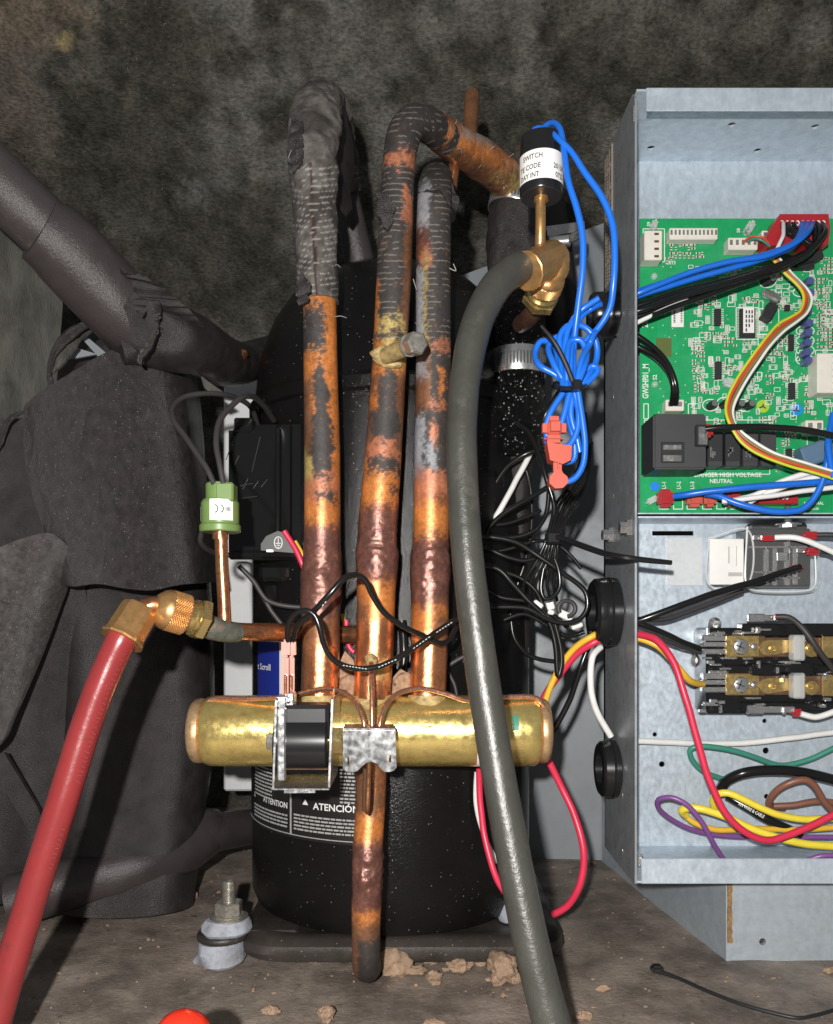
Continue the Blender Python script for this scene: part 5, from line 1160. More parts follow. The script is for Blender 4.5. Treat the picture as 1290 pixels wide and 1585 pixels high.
for (x, y, r, col) in ((1181, 629, 10, (.35, .55, .04)), (1233, 634, 10, (.01, .25, .62)), (1014, 753, 7, (.01, .20, .75))):
    mb = MB(); c = P(x, y, D0); mb.lathe([(0, S(r, D0)), (.0003, S(r, D0))], (c.x, D0 - .0002, c.z), (0, -1, 0), 28); o = mk('round_sticker', mb, plastic('dot_%d' % x, col, .4), pc)
    if r > 8:
        mb = MB(); tube(mb, px_path([(x - 5, y + 2, D0 - .0006, 2.2), (x, y, D0 - .0006, 2.6), (x + 1, y - 4, D0 - .0006, 1.8)]), 6, .001); tube(mb, px_path([(x, y, D0 - .0006, 2.4), (x + 5, y + 3, D0 - .0006, 1.8)]), 6, .001); mk('sticker_mark', mb, m_ink, o)
mb = MB()
for (x, y) in ((1013, 428), (1014, 595), (1162, 598)): mb.ball(P(x, y, D0 - .001), (.0025, .0025, .0025), 2)
mk('standoff_tip', mb, m_frost, pc)
for (x, y, dd, sz, an) in ((1012, 350, .004, (.004, .008, .008), .3), (1160, 353, .004, (.005, .008, .009), .5), (1010, 774, .004, (.009, .006, .004), -.5), (1130, 593, .005, (.009, .006, .006), .3)):
    mb = MB(); mb.box(P(x, y, D0 - dd), sz, .0014, Matrix.Rotation(an, 3, 'Y'), 2); mk('support_clip', mb, m_frost, pc)
mb = MB(); mb.rbox(1176, 757, 1237, 780, D0 - .012, .012, .0006); dr_ = mk('red_terminal_block', mb, m_redc, pc)
mb = MB(); txt_px(mb, 'P00', 1204, 773, 9, D0 - .0124, 0, .9); mk('terminal_print', mb, m_inkw, dr_)
for (x0_, x1_, m_) in ((1021, 1045, m_redc), (1066, 1090, m_redt), (1092, 1112, m_redt), (1128, 1148, m_redc)):
    mb = MB(); mb.rbox(x0_, 756 if m_ is m_redc else 760, x1_, 784, D0 - .012, .010, .0022, seg=2); mk('spade_cover', mb, m_, pc)
mb = MB(); mb.box(P(1262, 702, D0 - .016), (.022, .012, .014), .0012, Matrix.Rotation(-.35, 3, 'Y')); mk('blue_plug', mb, plastic('slate_plug', (.10, .17, .26), .4), pc)

# ------------------------------------------------------------------ relay and contactor under the board
ry = thing('plug_in_relay', P(1205, 910, .56), 'dark relay in a clear plastic case hung below the circuit board', 'relay')
RD = .548
mb = MB(); mb.rbox(1160, 818, 1256, 908, RD + .004, BD - RD - .006, .001); mk('relay_core', mb, m_blkm, ry)
mb = MB()
for (x, y, x2, y2) in ((1187, 850, 1191, 905), (1201, 846, 1204, 906), (1219, 835, 1224, 906), (1232, 846, 1236, 905), (1162, 845, 1250, 848), (1168, 884, 1215, 887), (1204, 893, 1240, 896), (1204, 855, 1222, 868)): mb.rbox(x, y, x2, y2, RD + .0015, .004, .0003)
mk('relay_rib', mb, m_steel, ry)
mb = MB(); pr3 = [(1156, 815), (1262, 815), (1262, 906), (1258, 911), (1161, 911), (1156, 906)]
mb.prism([P(x, y, RD) for x, y in pr3], (0, .0012, 0)); mk('clear_front', mb, m_clear, ry)
mb = MB(); pp = [(1157, 815), (1156, 906), (1162, 912), (1257, 912), (1262, 906), (1262, 850)]
tube(mb, px_path([(x, y, RD + .001, 3.4) for x, y in pp]), 8, .002); tube(mb, px_path([(x + 2, y + 3, RD + .02, 3) for x, y in pp[1:5]]), 8, .002); mk('case_edge', mb, m_frost, ry)
mb = MB(); mb.rbox(1166, 808, 1252, 832, RD + .008, .016, .002); mk('relay_base', mb, m_blkm, ry)
mb = MB()
for (x, y, x2, y2) in ((1168, 828, 1186, 836), (1235, 848, 1248, 856)): mb.rbox(x, y, x2, y2, RD - .004, .003, .0004)
mk('spade_blade', mb, m_silver, ry)
for (x, y, x2, y2) in ((1178, 828, 1204, 837), (1244, 822, 1272, 834), (1248, 848, 1274, 859), (1224, 874, 1248, 884)):
    mb = MB(); mb.rbox(x, y, x2, y2, RD - .007, .006, .002, seg=2); mk('crimp_terminal', mb, m_redc, ry)
lab = MB(); lab.rbox(1099, 834, 1152, 905, RD + .006, .001, .0003); ls = thing('terminal_cover', P(1125, 905, BD), 'bright clear plastic terminal cover left of the dark relay', 'cover')
mk('cover_label', lab, m_label, ls)
mb = MB()
tube(mb, px_path([(1098, 833, RD + .004, 2.6), (1158, 820, RD + .002, 3), (1157, 905, RD + .002, 3), (1099, 906, RD + .004, 2.6), (1098, 833, RD + .004, 2.6)]), 8, .003); mk('cover_edge', mb, m_frost, ls)
mb = MB()
for (x, y, x2, y2) in ((1128, 846, 1130, 872), (1140, 845, 1141, 876), (1128, 886, 1150, 892)): mb.rbox(x, y, x2, y2, RD + .0056, .0004, 0)
mk('cover_print', mb, mat('faint_ink', (.45, .45, .45), .5), ls)
mb = MB(); mb.rbox(1032, 832, 1088, 906, BD - .0006, .0005, .0001); tag(mk('glare_patch', mb, mat('glare', (.76, .79, .81), .35, .4, var=.05, vs=300, rvar=.06)), 'blank silvery foil patch painted on the box back beside zip tie end', 'glare patch')  # silvery plate standing for the flash glare on the back panel

ct = thing('contactor', P(1180, 1110, BD), 'two-pole contactor with brass bars and screws on the box back', 'contactor')
CTD = .548
mb = MB(); mb.rbox(1094, 972, 1340, 1105, CTD + .006, BD - CTD - .006, .0015)
for (x, y, x2, y2) in ((1150, 965, 1340, 985), (1126, 1030, 1340, 1042), (1150, 1088, 1340, 1100), (1112, 976, 1135, 984)): mb.rbox(x, y, x2, y2, CTD - .001, .01, .001)
mb.rbox(1165, 1028, 1200, 1046, CTD - .004, .014, .001); mb.rbox(1222, 1026, 1262, 1046, CTD - .004, .014, .001); mk('contactor_base', mb, m_blk, ct)
for yc in (1001, 1060):
    mb = MB(); mb.rbox(1126, yc - 19, 1186, yc + 17, CTD, .004, .0006); mb.rbox(1186, yc - 14, 1340, yc + 16, CTD + .0015, .004, .0004); br = mk('pole_plate', mb, m_brown, ct)
    mb = MB(); mb.rbox(1124, yc - 17, 1176, yc + 16, CTD - .0008, .0012, .0004); mb.prism([P(1186 + 14 * math.cos(t) + 4, yc + 2 + 12 * math.sin(t), CTD - .0012) for t in np.linspace(math.pi * .5, math.pi * 1.5, 12)] + [P(1226, yc - 10, CTD - .0012), P(1226, yc + 8, CTD - .0012)], (0, .002, 0))
    c = P(1256, yc + 5, CTD); mb.lathe([(0, .0048), (.002, .0048)], (c.x, CTD + .001, c.z), (0, -1, 0), 24); mb.rbox(1274, yc - 16, 1340, yc + 18, CTD - .001, .002, .0004); mk('contact_bar', mb, m_bgold, br)
    mb = MB(); c = P(1146, yc, CTD); mb.lathe([(0, .0052), (.001, .0056), (.0024, .0048), (.003, .003)], (c.x, CTD - .0008, c.z), (0, -1, 0), 28); c = P(1166, yc, CTD); mb.ball((c.x, CTD - .001, c.z), (.003, .002, .0026), 2)
    sc_ = mk('pole_screw', mb, m_silver, br)
    mb = MB(); c = P(1146, yc, CTD - .0040)
    for an in (.4, .4 + math.pi / 2): mb.box(c, (.0066, .0006, .0009), 0, Matrix.Rotation(an, 3, 'Y'))
    mk('screw_slot', mb, m_ink, sc_)
    mb = MB()
    for x in (1198, 1256):
        c = P(x, yc + 3, CTD - .0014); mb.lathe([(0, .0028), (.0008, .0028), (.0010, .0016), (.0004, .0010)], c, (0, -1, 0), 18)
    mk('rivet', mb, m_bgold, br)
    mb = MB(); mb.rbox(1230, yc - 18, 1248, yc + 22, CTD - .010, .009, .001); mk('clear_barrier', mb, m_frost, ct)
    mb = MB()
    for dy, w in ((-14, 9), (-3, 7), (8, 8)): mb.rbox(1088, yc + dy - 4, 1126, yc + dy + w - 4, CTD - .001, .006, .0008)
    mb.rbox(1100, yc - 22, 1150, yc - 16, CTD + .001, .004, .0005); mk('quick_tab', mb, m_silver, ct)
for (xa, ya, xb, yb) in ((1160, 952, 1206, 961), (1158, 1094, 1232, 1104)):
    mb = MB(); mb.rbox(xa, ya, xb, yb, CTD - .002, .003, .0006); mb.rbox(xa, ya - 2, xa + 26, yb + 2, CTD - .0025, .004, .0008); mk('coil_terminal', mb, m_silver, ct)
for (xa, ya, xb, yb) in ((1198, 950, 1222, 960), (1228, 1098, 1248, 1110)):
    mb = MB(); mb.rbox(xa, ya, xb, yb, CTD - .005, .007, .002, seg=2); mk('crimp_terminal', mb, m_redc, ct)
for (x, y, r) in ((1080, 1022, 12), (1106, 966, 11), (1110, 1088, 8)):
    mb = MB(); c = P(x, y, BD - .001); mb.lathe([(0, S(r, BD)), (.0012, S(r * .95, BD)), (.003, S(r * .5, BD))], c, (0, -1, 0), 24); mk('mounting_screw', mb, m_silver, ct)

mb = MB(); rq = random.Random(21)      # silver tabs and bits, added for the white highlights around the contactor
for k in range(34):
    x = rq.choice((1086, 1094, 1102, 1112, 1120, 1152, 1172, 1206, 1214, 1268, 1280)) + rq.uniform(-4, 4); y = rq.choice((972, 980, 1020, 1026, 1036, 1042, 1082, 1090, 1096)) + rq.uniform(-3, 3); w_, h_ = rq.choice(((16, 3), (24, 3), (5, 9), (10, 5), (3, 12)))
    mb.rbox(x, y, x + w_, y + h_, CTD - .003 - .0001 * k, .004, .0004)
tag(mk('silver_bit', mb, m_silver, ct), kind='stuff')

# ------------------------------------------------------------------ wires
def wire(pts, m_, label, name='wire', group=None, seg=12, step=.003, cat='wire'):
    R = spline(px_path(pts), .011); n = len(R); wgt = np.clip(np.minimum(np.arange(n), np.arange(n)[::-1]) / 2.0, 0, 1)[:, None]
    R[:, :3] += .0013 * wgt * (np.stack([fbm(R[:, :3] * 55 + 13 * q + pts[0][0], 2) for q in range(3)], -1) - .5)
    mb = MB(); tube(mb, R.tolist(), seg, step); return tag(mk(name, mb, m_, None, 60), label, cat, group)
def W(pts, d, w): return [(p[0], p[1], p[2] if len(p) > 2 else d, w) for p in pts]
# inside the box, upper harness
G1 = 'wires from top grommet to red connector'
for k, (oy, dy, d) in enumerate(((0, 0, .535), (7, 3, .533), (3, -4, .529))):
    wire(W([(925, 478 + oy, .54), (958, 466 + oy, .54), (985, 452 + oy, d), (1060, 426 + oy + dy, d - .004), (1130, 406 + oy + dy, d - .008), (1190, 393 + oy * .7, d - .01), (1226, 378 + oy * .6, d - .01), (1240 + 5 * k, 360, d - .006), (1242 + 8 * k, 346, D0 - .017)], d, 9), m_wblue, ['upper blue wire', 'lower blue wire', 'middle blue wire'][k] + ' of the harness running up to the red connector', group=G1)
for k, (oy, d, xe) in enumerate(((0, .536, 1218), (6, .534, 1226), (11, .538, 1234), (15, .536, 1262), (20, .534, 1270), (8, .529, 1278))):
    wire(W([(920, 492 + oy * .5, .545), (985, 474 + oy * 1.1, d), (1050, 452 + oy, d - .003), (1110, 437 + oy * .7, d - .006), (1180, 418 + oy * .45, d - .008), (1232, 398 + oy * .3, d - .008), (1258, 382 + oy * .2, d - .006), (xe, 358, d - .002), (xe - 6, 346, D0 - .016)], d, 8.5), m_wblk, ['topmost', 'second', 'third', 'fourth', 'fifth', 'loosest'][k] + ' black wire of the bundle below the blue wires to the red connector', group=G1)
wire(W([(985, 500), (1040, 474), (1100, 452), (1150, 437)], .532, 7), m_wwht, 'white wire tucked under the black bundle above the barcode label')
wire(W([(1204, 384, .525), (1212, 366, .528), (1213, 346, .538)], .53, 6), m_wwht, 'short white wire bent into the left end of red connector')
for k, (ox, m_, nm) in enumerate(((0, m_wred2, 'orange-red'), (4, m_wgrn, 'green'))): wire(W([(1152 + ox, 374, .545), (1165 + ox, 366 + k * 3, .540), (1180, 368 + k * 4, .538), (1192, 378 + k * 3, .54)], .54, 3.5), m_, nm + ' thin wire arching out of the small white connector')
rib = [(1200, 398, .538), (1222, 424, .536), (1244, 446, .534), (1251, 462, .532), (1243, 484, .530), (1212, 506, .528), (1184, 536, .526), (1158, 572, .526), (1139, 604, .526), (1130, 628, .524), (1133, 652, .520), (1152, 680, .518), (1192, 704, .516), (1240, 720, .514), (1300, 738, .512)]
for k, (m_, nm) in enumerate(((m_wygr, 'yellow-green'), (m_wred2, 'red'), (m_wbrn2, 'olive brown'), (m_wwht, 'white'))):
    wire([(x + (k - 1.5) * 4.2 * (1 if i < 4 or i > 9 else .8), y - (k - 1.5) * (2.6 if i > 10 else (-3.2 if i > 4 else -1)), d - .0004 * k, 4.6) for i, (x, y, d) in enumerate(rib)], m_, nm + ' strand of the flat ribbon curving down the circuit board', group='ribbon strands over the board')
for k in range(2):
    wire(W([(930, 492 + k * 14, .546), (985, 518 + k * 16, .545), (1012, 538 + k * 12, .542), (1036, 566 + k * 8, .538), (1047 - 4 * k, 598, .538), (1046 - 6 * k, 626, .546)], .54, 9), m_wblk, ['upper', 'lower'][k] + ' black wire curving down to the small white connector above the relay')
wire(W([(1092, 664, .520), (1110, 662, .518), (1180, 661, .515), (1250, 666, .512), (1305, 678, .51)], .515, 10), m_wblk, 'black wire running right from the power relay terminal', seg=14)
mb = MB(); mb.rbox(1092, 655, 1106, 676, .5215, .006, .0016, seg=2); tag(mk('crimp_terminal', mb, m_redc), 'dark red crimp on the power relay terminal', 'terminal')
for k, oy in enumerate((0, 9)):
    wire(W([(1120 + 40 * k, 778, .540), (1170 + 10 * k, 766, .535), (1205, 748 + oy, .53), (1250, 732 + oy, .525), (1310, 722 + oy, .52)], .53, 9), m_wwht, ['upper white wire sweeping right above the red terminals', 'lower white wire sweeping right above the red terminals'][k])
wire(W([(1118, 776, .532), (1160, 772, .529), (1220, 764, .527), (1310, 752, .525)], .53, 8), m_wwht, 'straight white wire just under the upper blue wire below the board print')
wire(W([(1044, 768, .540), (1060, 766, .536), (1120, 758, .528), (1200, 751, .523), (1310, 743, .52)], .53, 10), m_wblue, 'straight blue wire from the leftmost red terminal to the right edge', seg=14)
wire(W([(1092, 764, .538), (1115, 768, .533), (1150, 782, .528), (1205, 792, .524), (1240, 788, .522), (1262, 768, .520), (1276, 738, .518), (1284, 690, .516)], .53, 10), m_wblue, 'sagging blue wire looping below the red terminals then upward', seg=14)
wire(W([(1290, 640, .52), (1283, 690, .515), (1290, 740, .512)], .52, 10), m_wblue, 'blue wire standing upright at the right picture edge')
# lower box wires
wire(W([(935, 975, .545), (985, 962, .530), (1030, 946, .526), (1100, 920, .524), (1160, 902, .526), (1205, 889, .530), (1238, 878, .538)], .53, 10.5), m_wblk, 'long black wire slanting up from the grommet to the relay', seg=14)
wire(W([(930, 965, .548), (985, 958, .537), (1030, 958, .540), (1100, 934, .544), (1150, 914, .546)], .54, 8), m_wdull, 'greyer wire close beneath the long black slanting wire')
wire(W([(940, 968, .546), (985, 964, .535), (1020, 977, .535), (1055, 993, .538), (1084, 1004, .546)], .54, 9.5), m_wblk, 'upper black wire dropping to the contactor left tabs')
wire(W([(940, 975, .548), (985, 974, .539), (1025, 990, .541), (1086, 1010, .549)], .54, 8), m_wdull, 'lower dull black wire dropping to the contactor left tabs')
for (pts, m_, w, lb) in (
    ([(742, 1190, .53), (744, 1240, .52), (754, 1310, .51), (772, 1365, .505), (795, 1400, .505)], m_wred, 10, 'crimson wire half hidden left of the black hose near the floor'),
    ([(846, 1170, .53), (868, 1215, .53), (892, 1270, .525), (904, 1320, .52), (898, 1370, .52), (880, 1402, .525), (856, 1416, .53)], m_wred, 11, 'crimson wire loop right of the black hose near the floor'),
    ([(738, 1195, .55), (736, 1240, .55), (748, 1290, .55), (770, 1335, .55)], m_wwht, 7, 'pale wire behind the crimson wire beside the black hose'),
    ([(836, 1120, .55), (848, 1076, .548), (866, 1035, .545), (890, 1003, .54), (918, 985, .535), (945, 975, .54), (985, 987, .532), (1020, 1002, .526), (1048, 1030, .524), (1068, 1054, .530), (1088, 1059, .544)], m_wyel, 10, 'yellow wire passing through the big grommet to the contactor'),
    ([(828, 1128, .555), (842, 1080, .552), (866, 1045, .549), (893, 1012, .543), (920, 994, .537), (950, 982, .538), (985, 982, .528), (1015, 990, .518), (1042, 1024, .510), (1060, 1078, .505), (1080, 1145, .502), (1100, 1212, .500), (1128, 1264, .500), (1162, 1293, .502), (1195, 1300, .504), (1240, 1285, .506), (1310, 1252, .508)], m_wred, 11, 'long crimson wire through the big grommet hanging down inside the box'),
    ([(930, 1002, .545), (918, 1015, .54), (914, 1050, .54), (922, 1095, .542), (946, 1140, .546)], m_wwht, 10, 'short white wire outside joining the big and low grommets'),
    ([(912, 1000, .55), (900, 1030, .55), (884, 1080, .555), (858, 1130, .56), (838, 1160, .57)], m_wblk, 9, 'black wire hanging from the big grommet behind the valve end'),
    ([(985, 1147, .565), (1080, 1151, .568), (1160, 1150, .567), (1220, 1143, .564), (1310, 1131, .562)], m_wwht, 9.5, 'straight white wire crossing the box under the contactor'),
    ([(1120, 1206, .567), (1092, 1196, .565), (1072, 1176, .562), (1069, 1160, .560), (1090, 1155, .558), (1140, 1163, .558), (1180, 1177, .560), (1208, 1185, .561), (1240, 1180, .560), (1300, 1154, .556)], m_wgrn, 8.5, 'dull green wire loop below the white wire in the box'),
    ([(1112, 1230, .562), (1124, 1210, .556), (1150, 1197, .550), (1200, 1192, .548), (1250, 1197, .548), (1310, 1212, .548)], m_wblk, 16, 'thick black cable arching above the yellow wires in box'),
    ([(1126, 1232, .56), (1160, 1252, .553), (1200, 1274, .548), (1240, 1292, .548)], m_wblk, 14, 'black cable with faded print slanting under the yellow wires'),
    ([(1215, 1250, .562), (1192, 1246, .558), (1196, 1232, .552), (1220, 1212, .546), (1246, 1206, .544), (1262, 1218, .544), (1275, 1240, .545), (1300, 1266, .547)], m_wbrn, 11, 'brown wire arch at right inside the box bottom'),
    ([(1198, 1248, .556), (1230, 1246, .553), (1265, 1240, .551), (1310, 1245, .551)], m_wbrn, 10, 'lower brown wire lying flat under the brown arch'),
    ([(1118, 1262, .553), (1106, 1248, .548), (1108, 1232, .542), (1126, 1228, .538), (1160, 1242, .536), (1200, 1260, .535), (1250, 1268, .536), (1310, 1266, .537)], m_wyel2, 11, 'upper bright yellow wire of the coil in the box bottom'),
    ([(1062, 1262, .545), (1055, 1254, .541), (1070, 1250, .537), (1105, 1258, .533), (1150, 1276, .530), (1200, 1296, .528), (1250, 1306, .528), (1310, 1312, .528)], m_wyel2, 12, 'lower bright yellow wire passing under the long crimson wire'),
    ([(1058, 1260, .550), (1075, 1274, .548), (1110, 1284, .547), (1150, 1284, .547), (1220, 1284, .546), (1310, 1280, .545)], m_wyel, 9, 'deep yellow wire lying behind the bright yellow wires'),
    ([(1120, 1330, .530), (1106, 1308, .525), (1088, 1275, .522), (1066, 1248, .522), (1040, 1235, .525), (1020, 1238, .530), (1020, 1252, .537), (1045, 1272, .545), (1085, 1288, .550), (1130, 1294, .552), (1200, 1296, .552), (1310, 1296, .55)], m_wpur, 8, 'purple wire loop at the left of the box bottom'),
    ([(1250, 1332, .515), (1270, 1326, .512), (1310, 1324, .51)], m_wpur, 8, 'purple wire end peeking over the bottom lip at right'),
    ([(1202, 955, .542), (1222, 956, .538), (1242, 972, .533), (1262, 1000, .530), (1284, 1030, .532), (1300, 1050, .535)], m_wdull, 9, 'grey-black wire curving over the contactor from the upper crimp'),
    ([(1240, 1105, .540), (1262, 1110, .538), (1285, 1104, .536), (1310, 1094, .535)], m_wwht, 9.5, 'white wire leaving the lower contactor crimp to the right'),
    ([(1200, 832, .540), (1230, 832, .535), (1262, 842, .532), (1310, 864, .53)], m_wwht, 9, 'white wire curving right from the relay upper crimp'),
    ([(1262, 828, .545), (1290, 828, .542), (1310, 832, .54)], m_wdull, 8, 'dark wire at right of the relay top crimp'),
    ([(1270, 853, .545), (1290, 856, .542), (1310, 862, .54)], m_wdull, 8, 'dark wire at right of the relay lower crimp')):
    wire(W(pts, .5, w), m_, lb, seg=14 if w < 12 else 20, group='loose wires in and around the control box')
mb = MB(); txt_px(mb, 'AN WIRE & CABLE', 1143, 1246, 5.2, .5405, -28, .72, False)
tag(mk('cable_print', mb, m_inkw), 'AN WIRE & CABLE print along the black slanting cable', 'print')
# outer tangle
tg = 'black wires tangled left of the control box'
tangle = [([(753, 831), (775, 833), (805, 842), (839, 865), (875, 890), (905, 915), (909, 940), (898, 958), (875, 964), (844, 956), (816, 942), (762, 940)], .535, 8, 'black wire making the wide loop that touches the big grommet'),
 ([(785, 647, .57), (815, 665, .56), (829, 692, .55), (842, 726, .545), (856, 770, .545), (859, 790, .545), (853, 815, .545), (845, 840, .55)], .55, 8, 'black wire dropping from the tarred hose past the red connector'),
 ([(838, 695, .56), (815, 702, .56), (785, 722, .565), (754, 762, .57)], .56, 8, 'black wire slanting left below the tarred hose'),
 ([(852, 752), (816, 774), (780, 795), (757, 817), (748, 840)], .555, 8, 'black wire beside the white wire left of the tangle'),
 ([(850, 760), (846, 794), (830, 819), (803, 830), (770, 832)], .56, 7.5, 'black wire hooking left under the red connector'),
 ([(859, 865), (866, 888), (867, 908), (857, 924), (844, 927), (838, 912), (842, 880)], .53, 7, 'small closed black loop above the white tags'),
 ([(746, 874), (766, 881), (805, 894), (830, 915), (842, 940)], .55, 7, 'thin black wire from behind the hose to the tags'),
 ([(770, 880), (789, 899), (821, 933), (848, 958), (857, 981), (862, 1012), (865, 1048), (870, 1030), (868, 1000), (858, 960)], .54, 9, 'black wire folded into a hanging hairpin below the tangle'),
 ([(745, 845), (780, 860), (812, 868), (838, 862)], .555, 8, 'dark wire numbered with small white print crossing the tangle'),
 ([(790, 940), (796, 985), (820, 1015), (858, 1024)], .58, 7, 'thin dark wire sagging behind the tangle near the grey panel'),
 ([(905, 640, .56), (908, 680, .555), (900, 720, .55), (880, 760, .545)], .55, 9, 'dark wire hanging beside the box side right of the connectors'),
 ([(740, 800), (765, 812), (800, 806), (838, 790)], .565, 6, 'thin black wire crossing behind the white wire'),
 ([(742, 905), (775, 925), (812, 930), (846, 944), (880, 972)], .555, 7, 'black wire passing under the white tags toward the yellow wire'),
 ([(752, 770), (762, 820), (772, 870), (776, 930), (772, 1000)], .60, 8, 'dark upright wire hugging the lower foam hose'),
 ([(800, 690), (818, 740), (824, 800), (815, 860), (800, 910)], .585, 7, 'dark wire descending straight through the middle of the tangle'),
 ([(745, 858), (790, 850), (830, 838), (868, 846), (900, 880)], .56, 6, 'thin black wire arching over the zip tie head'),
 ([(780, 960), (812, 950), (845, 966), (878, 985), (905, 978)], .56, 7, 'short black wire lying just above the yellow wire'),
 ([(870, 600, .56), (845, 640, .57), (834, 690, .57), (840, 730, .565)], .57, 7, 'thin grey-black wire bowing left of the red connectors')]
def tuck(pts):       # run the left-hand ends on behind the black hose
    pts = list(pts)
    for e, n_ in ((0, 1), (-1, -2)):
        if pts[e][0] < 778:
            q = pts[e]; ex = (708, q[1] + (q[1] - pts[n_][1]) * .4) + ((q[2] - .004,) if len(q) > 2 else ())
            pts = [ex] + pts if e == 0 else pts + [ex]
    return pts
for pts, d, w, lb in tangle: wire(W(tuck(pts), d, w), d and m_wblk, lb, group=tg)
stn = ['first', 'second', 'third', 'fourth', 'fifth', 'sixth']
for k in range(6):
    o = (k - 2.5) * 6.2
    wire(W([(912 + o * .3, 700 - k * 3, .56), (902 + o * .5, 738, .552), (876 + o, 782, .546), (858 + o * .5, 828, .542), (846 + o, 870, .545), (834 + o * 1.5, 905, .55), (838 + o * 1.6, 930, .555)], .55, 5), m_wblk, '%s strand from left of the thin bundle held by the black zip tie' % stn[k], group='thin black strands in the zip tie')
wire(W([(842, 655, .575), (822, 700, .572), (800, 742, .568), (786, 768, .566), (770, 798, .566), (754, 822, .57), (712, 880, .562)], .57, 9), m_wwht, 'greyish white wire slanting down left of the tangle')
zt_ = thing('zip_tie', P(850, 829, .54), 'long black zip tie from the wire bundle poking across the box edge', 'zip tie')
mb = MB(); tube(mb, px_path([(862, 831, .533, 9), (880, 837, .528, 9.5), (934, 856, .505, 10), (962, 862, .494, 10), (1000, 867, .492, 9.5), (1040, 871, .492, 8)]), 8, .003); mk('tie_tail', mb, m_blk, zt_)
mb = MB(); mb.rbox(846, 822, 870, 842, .532, .008, .0015); mk('tie_head', mb, m_blk, zt_)
for i, (x, y, w, h, an) in enumerate(((832, 937, 16, 12, 35), (852, 937, 12, 14, -15), (876, 953, 22, 12, 25), (893, 968, 18, 10, -20), (853, 948, 10, 7, 10))):
    mb = MB(); mb.box(P(x, y, .548), (S(w, .548), .004, S(h, .548)), .0008, Matrix.Rotation(math.radians(an), 3, 'Y')); o = tag(mk('wire_tag', mb, m_label), ['leftmost white crimp tag in the wire tangle', 'upright small white tag beside the closed black loop', 'largest white tag under the ring near the big grommet', 'greyish tag nearest to the yellow wire in the tangle', 'tiny white tag under the upright one'][i], 'tag', 'white tags in the tangle')
mb = MB(); pts = [(878 + 13 * math.cos(t), 942 + 12 * math.sin(t), .542, 7) for t in np.linspace(2.6, 2.6 + 5.2, 16)]; tube(mb, px_path(pts), 10, .002); tag(mk('wire_ring', mb, m_wdull), 'small ring of grey-brown wire by the white tags', 'wire')
# blue coil of spare lead
bb = thing('wire_coil', P(885, 600, .45), 'coiled bundle of bright blue wire tied with a black tie', 'wire coil')
loops = [[(884, 602), (860, 580), (836, 566), (829, 546), (838, 528), (856, 532), (866, 560), (880, 602)], [(880, 602), (856, 560), (850, 535), (862, 522), (882, 526), (888, 560), (886, 602)],
         [(872, 602), (868, 550), (868, 518), (882, 503), (905, 506), (922, 526), (924, 555), (908, 585), (892, 604)], [(890, 604), (904, 570), (908, 545), (898, 526), (884, 528), (878, 560), (878, 604)],
         [(888, 604), (912, 590), (926, 572), (918, 566), (900, 585), (884, 604)], [(884, 602), (884, 560), (888, 520), (900, 490), (915, 478), (930, 470)], [(878, 602), (874, 550), (880, 510), (898, 482), (928, 461)], [(892, 602), (900, 560), (914, 530), (922, 512)],
         [(876, 602), (852, 640), (846, 660), (848, 690)], [(884, 600), (874, 640), (868, 660)], [(888, 600), (896, 640), (892, 672), (880, 690), (862, 693)], [(894, 600), (902, 650), (906, 690), (902, 722), (888, 742), (868, 746), (862, 742)], [(882, 600), (880, 640), (890, 690), (888, 712), (872, 716)], [(890, 602), (884, 640), (894, 680), (898, 700)]]
for k, l in enumerate(loops):
    mb = MB(); dd = .447 - .0022 * (k % 4); tube(mb, px_path([(x, y, dd + (.006 if 0 < i < len(l) - 1 and y < 560 else 0) + .0007 * i, 9.6) for i, (x, y) in enumerate(l)]), 12, .0025); mk('wire_strand', mb, m_wblue, bb, 60)
mb = MB(); pts = [(882 + 25 * math.cos(t), 596 + 5 * math.sin(t), .448 - .013 * math.sin(t), 7) for t in np.linspace(0, 2 * math.pi, 22)]; tube(mb, px_path(pts), 8, .002); mb.rbox(886, 586, 902, 602, .432, .006, .001); tube(mb, px_path([(888, 592, .434, 8), (876, 562, .432, 8), (858, 528, .430, 7), (838, 504, .430, 5)]), 8, .003); mk('black_tie', mb, m_blk, bb)
mb = MB(); mb.rbox(842, 641, 879, 678, .440, .012, .004, seg=3); mb.rbox(843, 672, 874, 684, .4405, .010, .003, seg=2); mb.prism([P(x, y, .440) for x, y in ((847, 684), (886, 690), (884, 712), (872, 718), (852, 712))], (0, .010, 0)); mk('insulated_connector', mb, m_redt, bb)
mb = MB(); mb.rbox(858, 708, 871, 734, .441, .007, .002, seg=2); mb.prism([P(x, y, .440) for x, y in ((860, 726), (869, 726), (872, 732), (879, 738), (880, 747), (872, 755), (860, 756), (851, 748), (851, 738), (857, 731))], (0, .008, 0)); mk('spade_sleeve', mb, m_redt, bb)
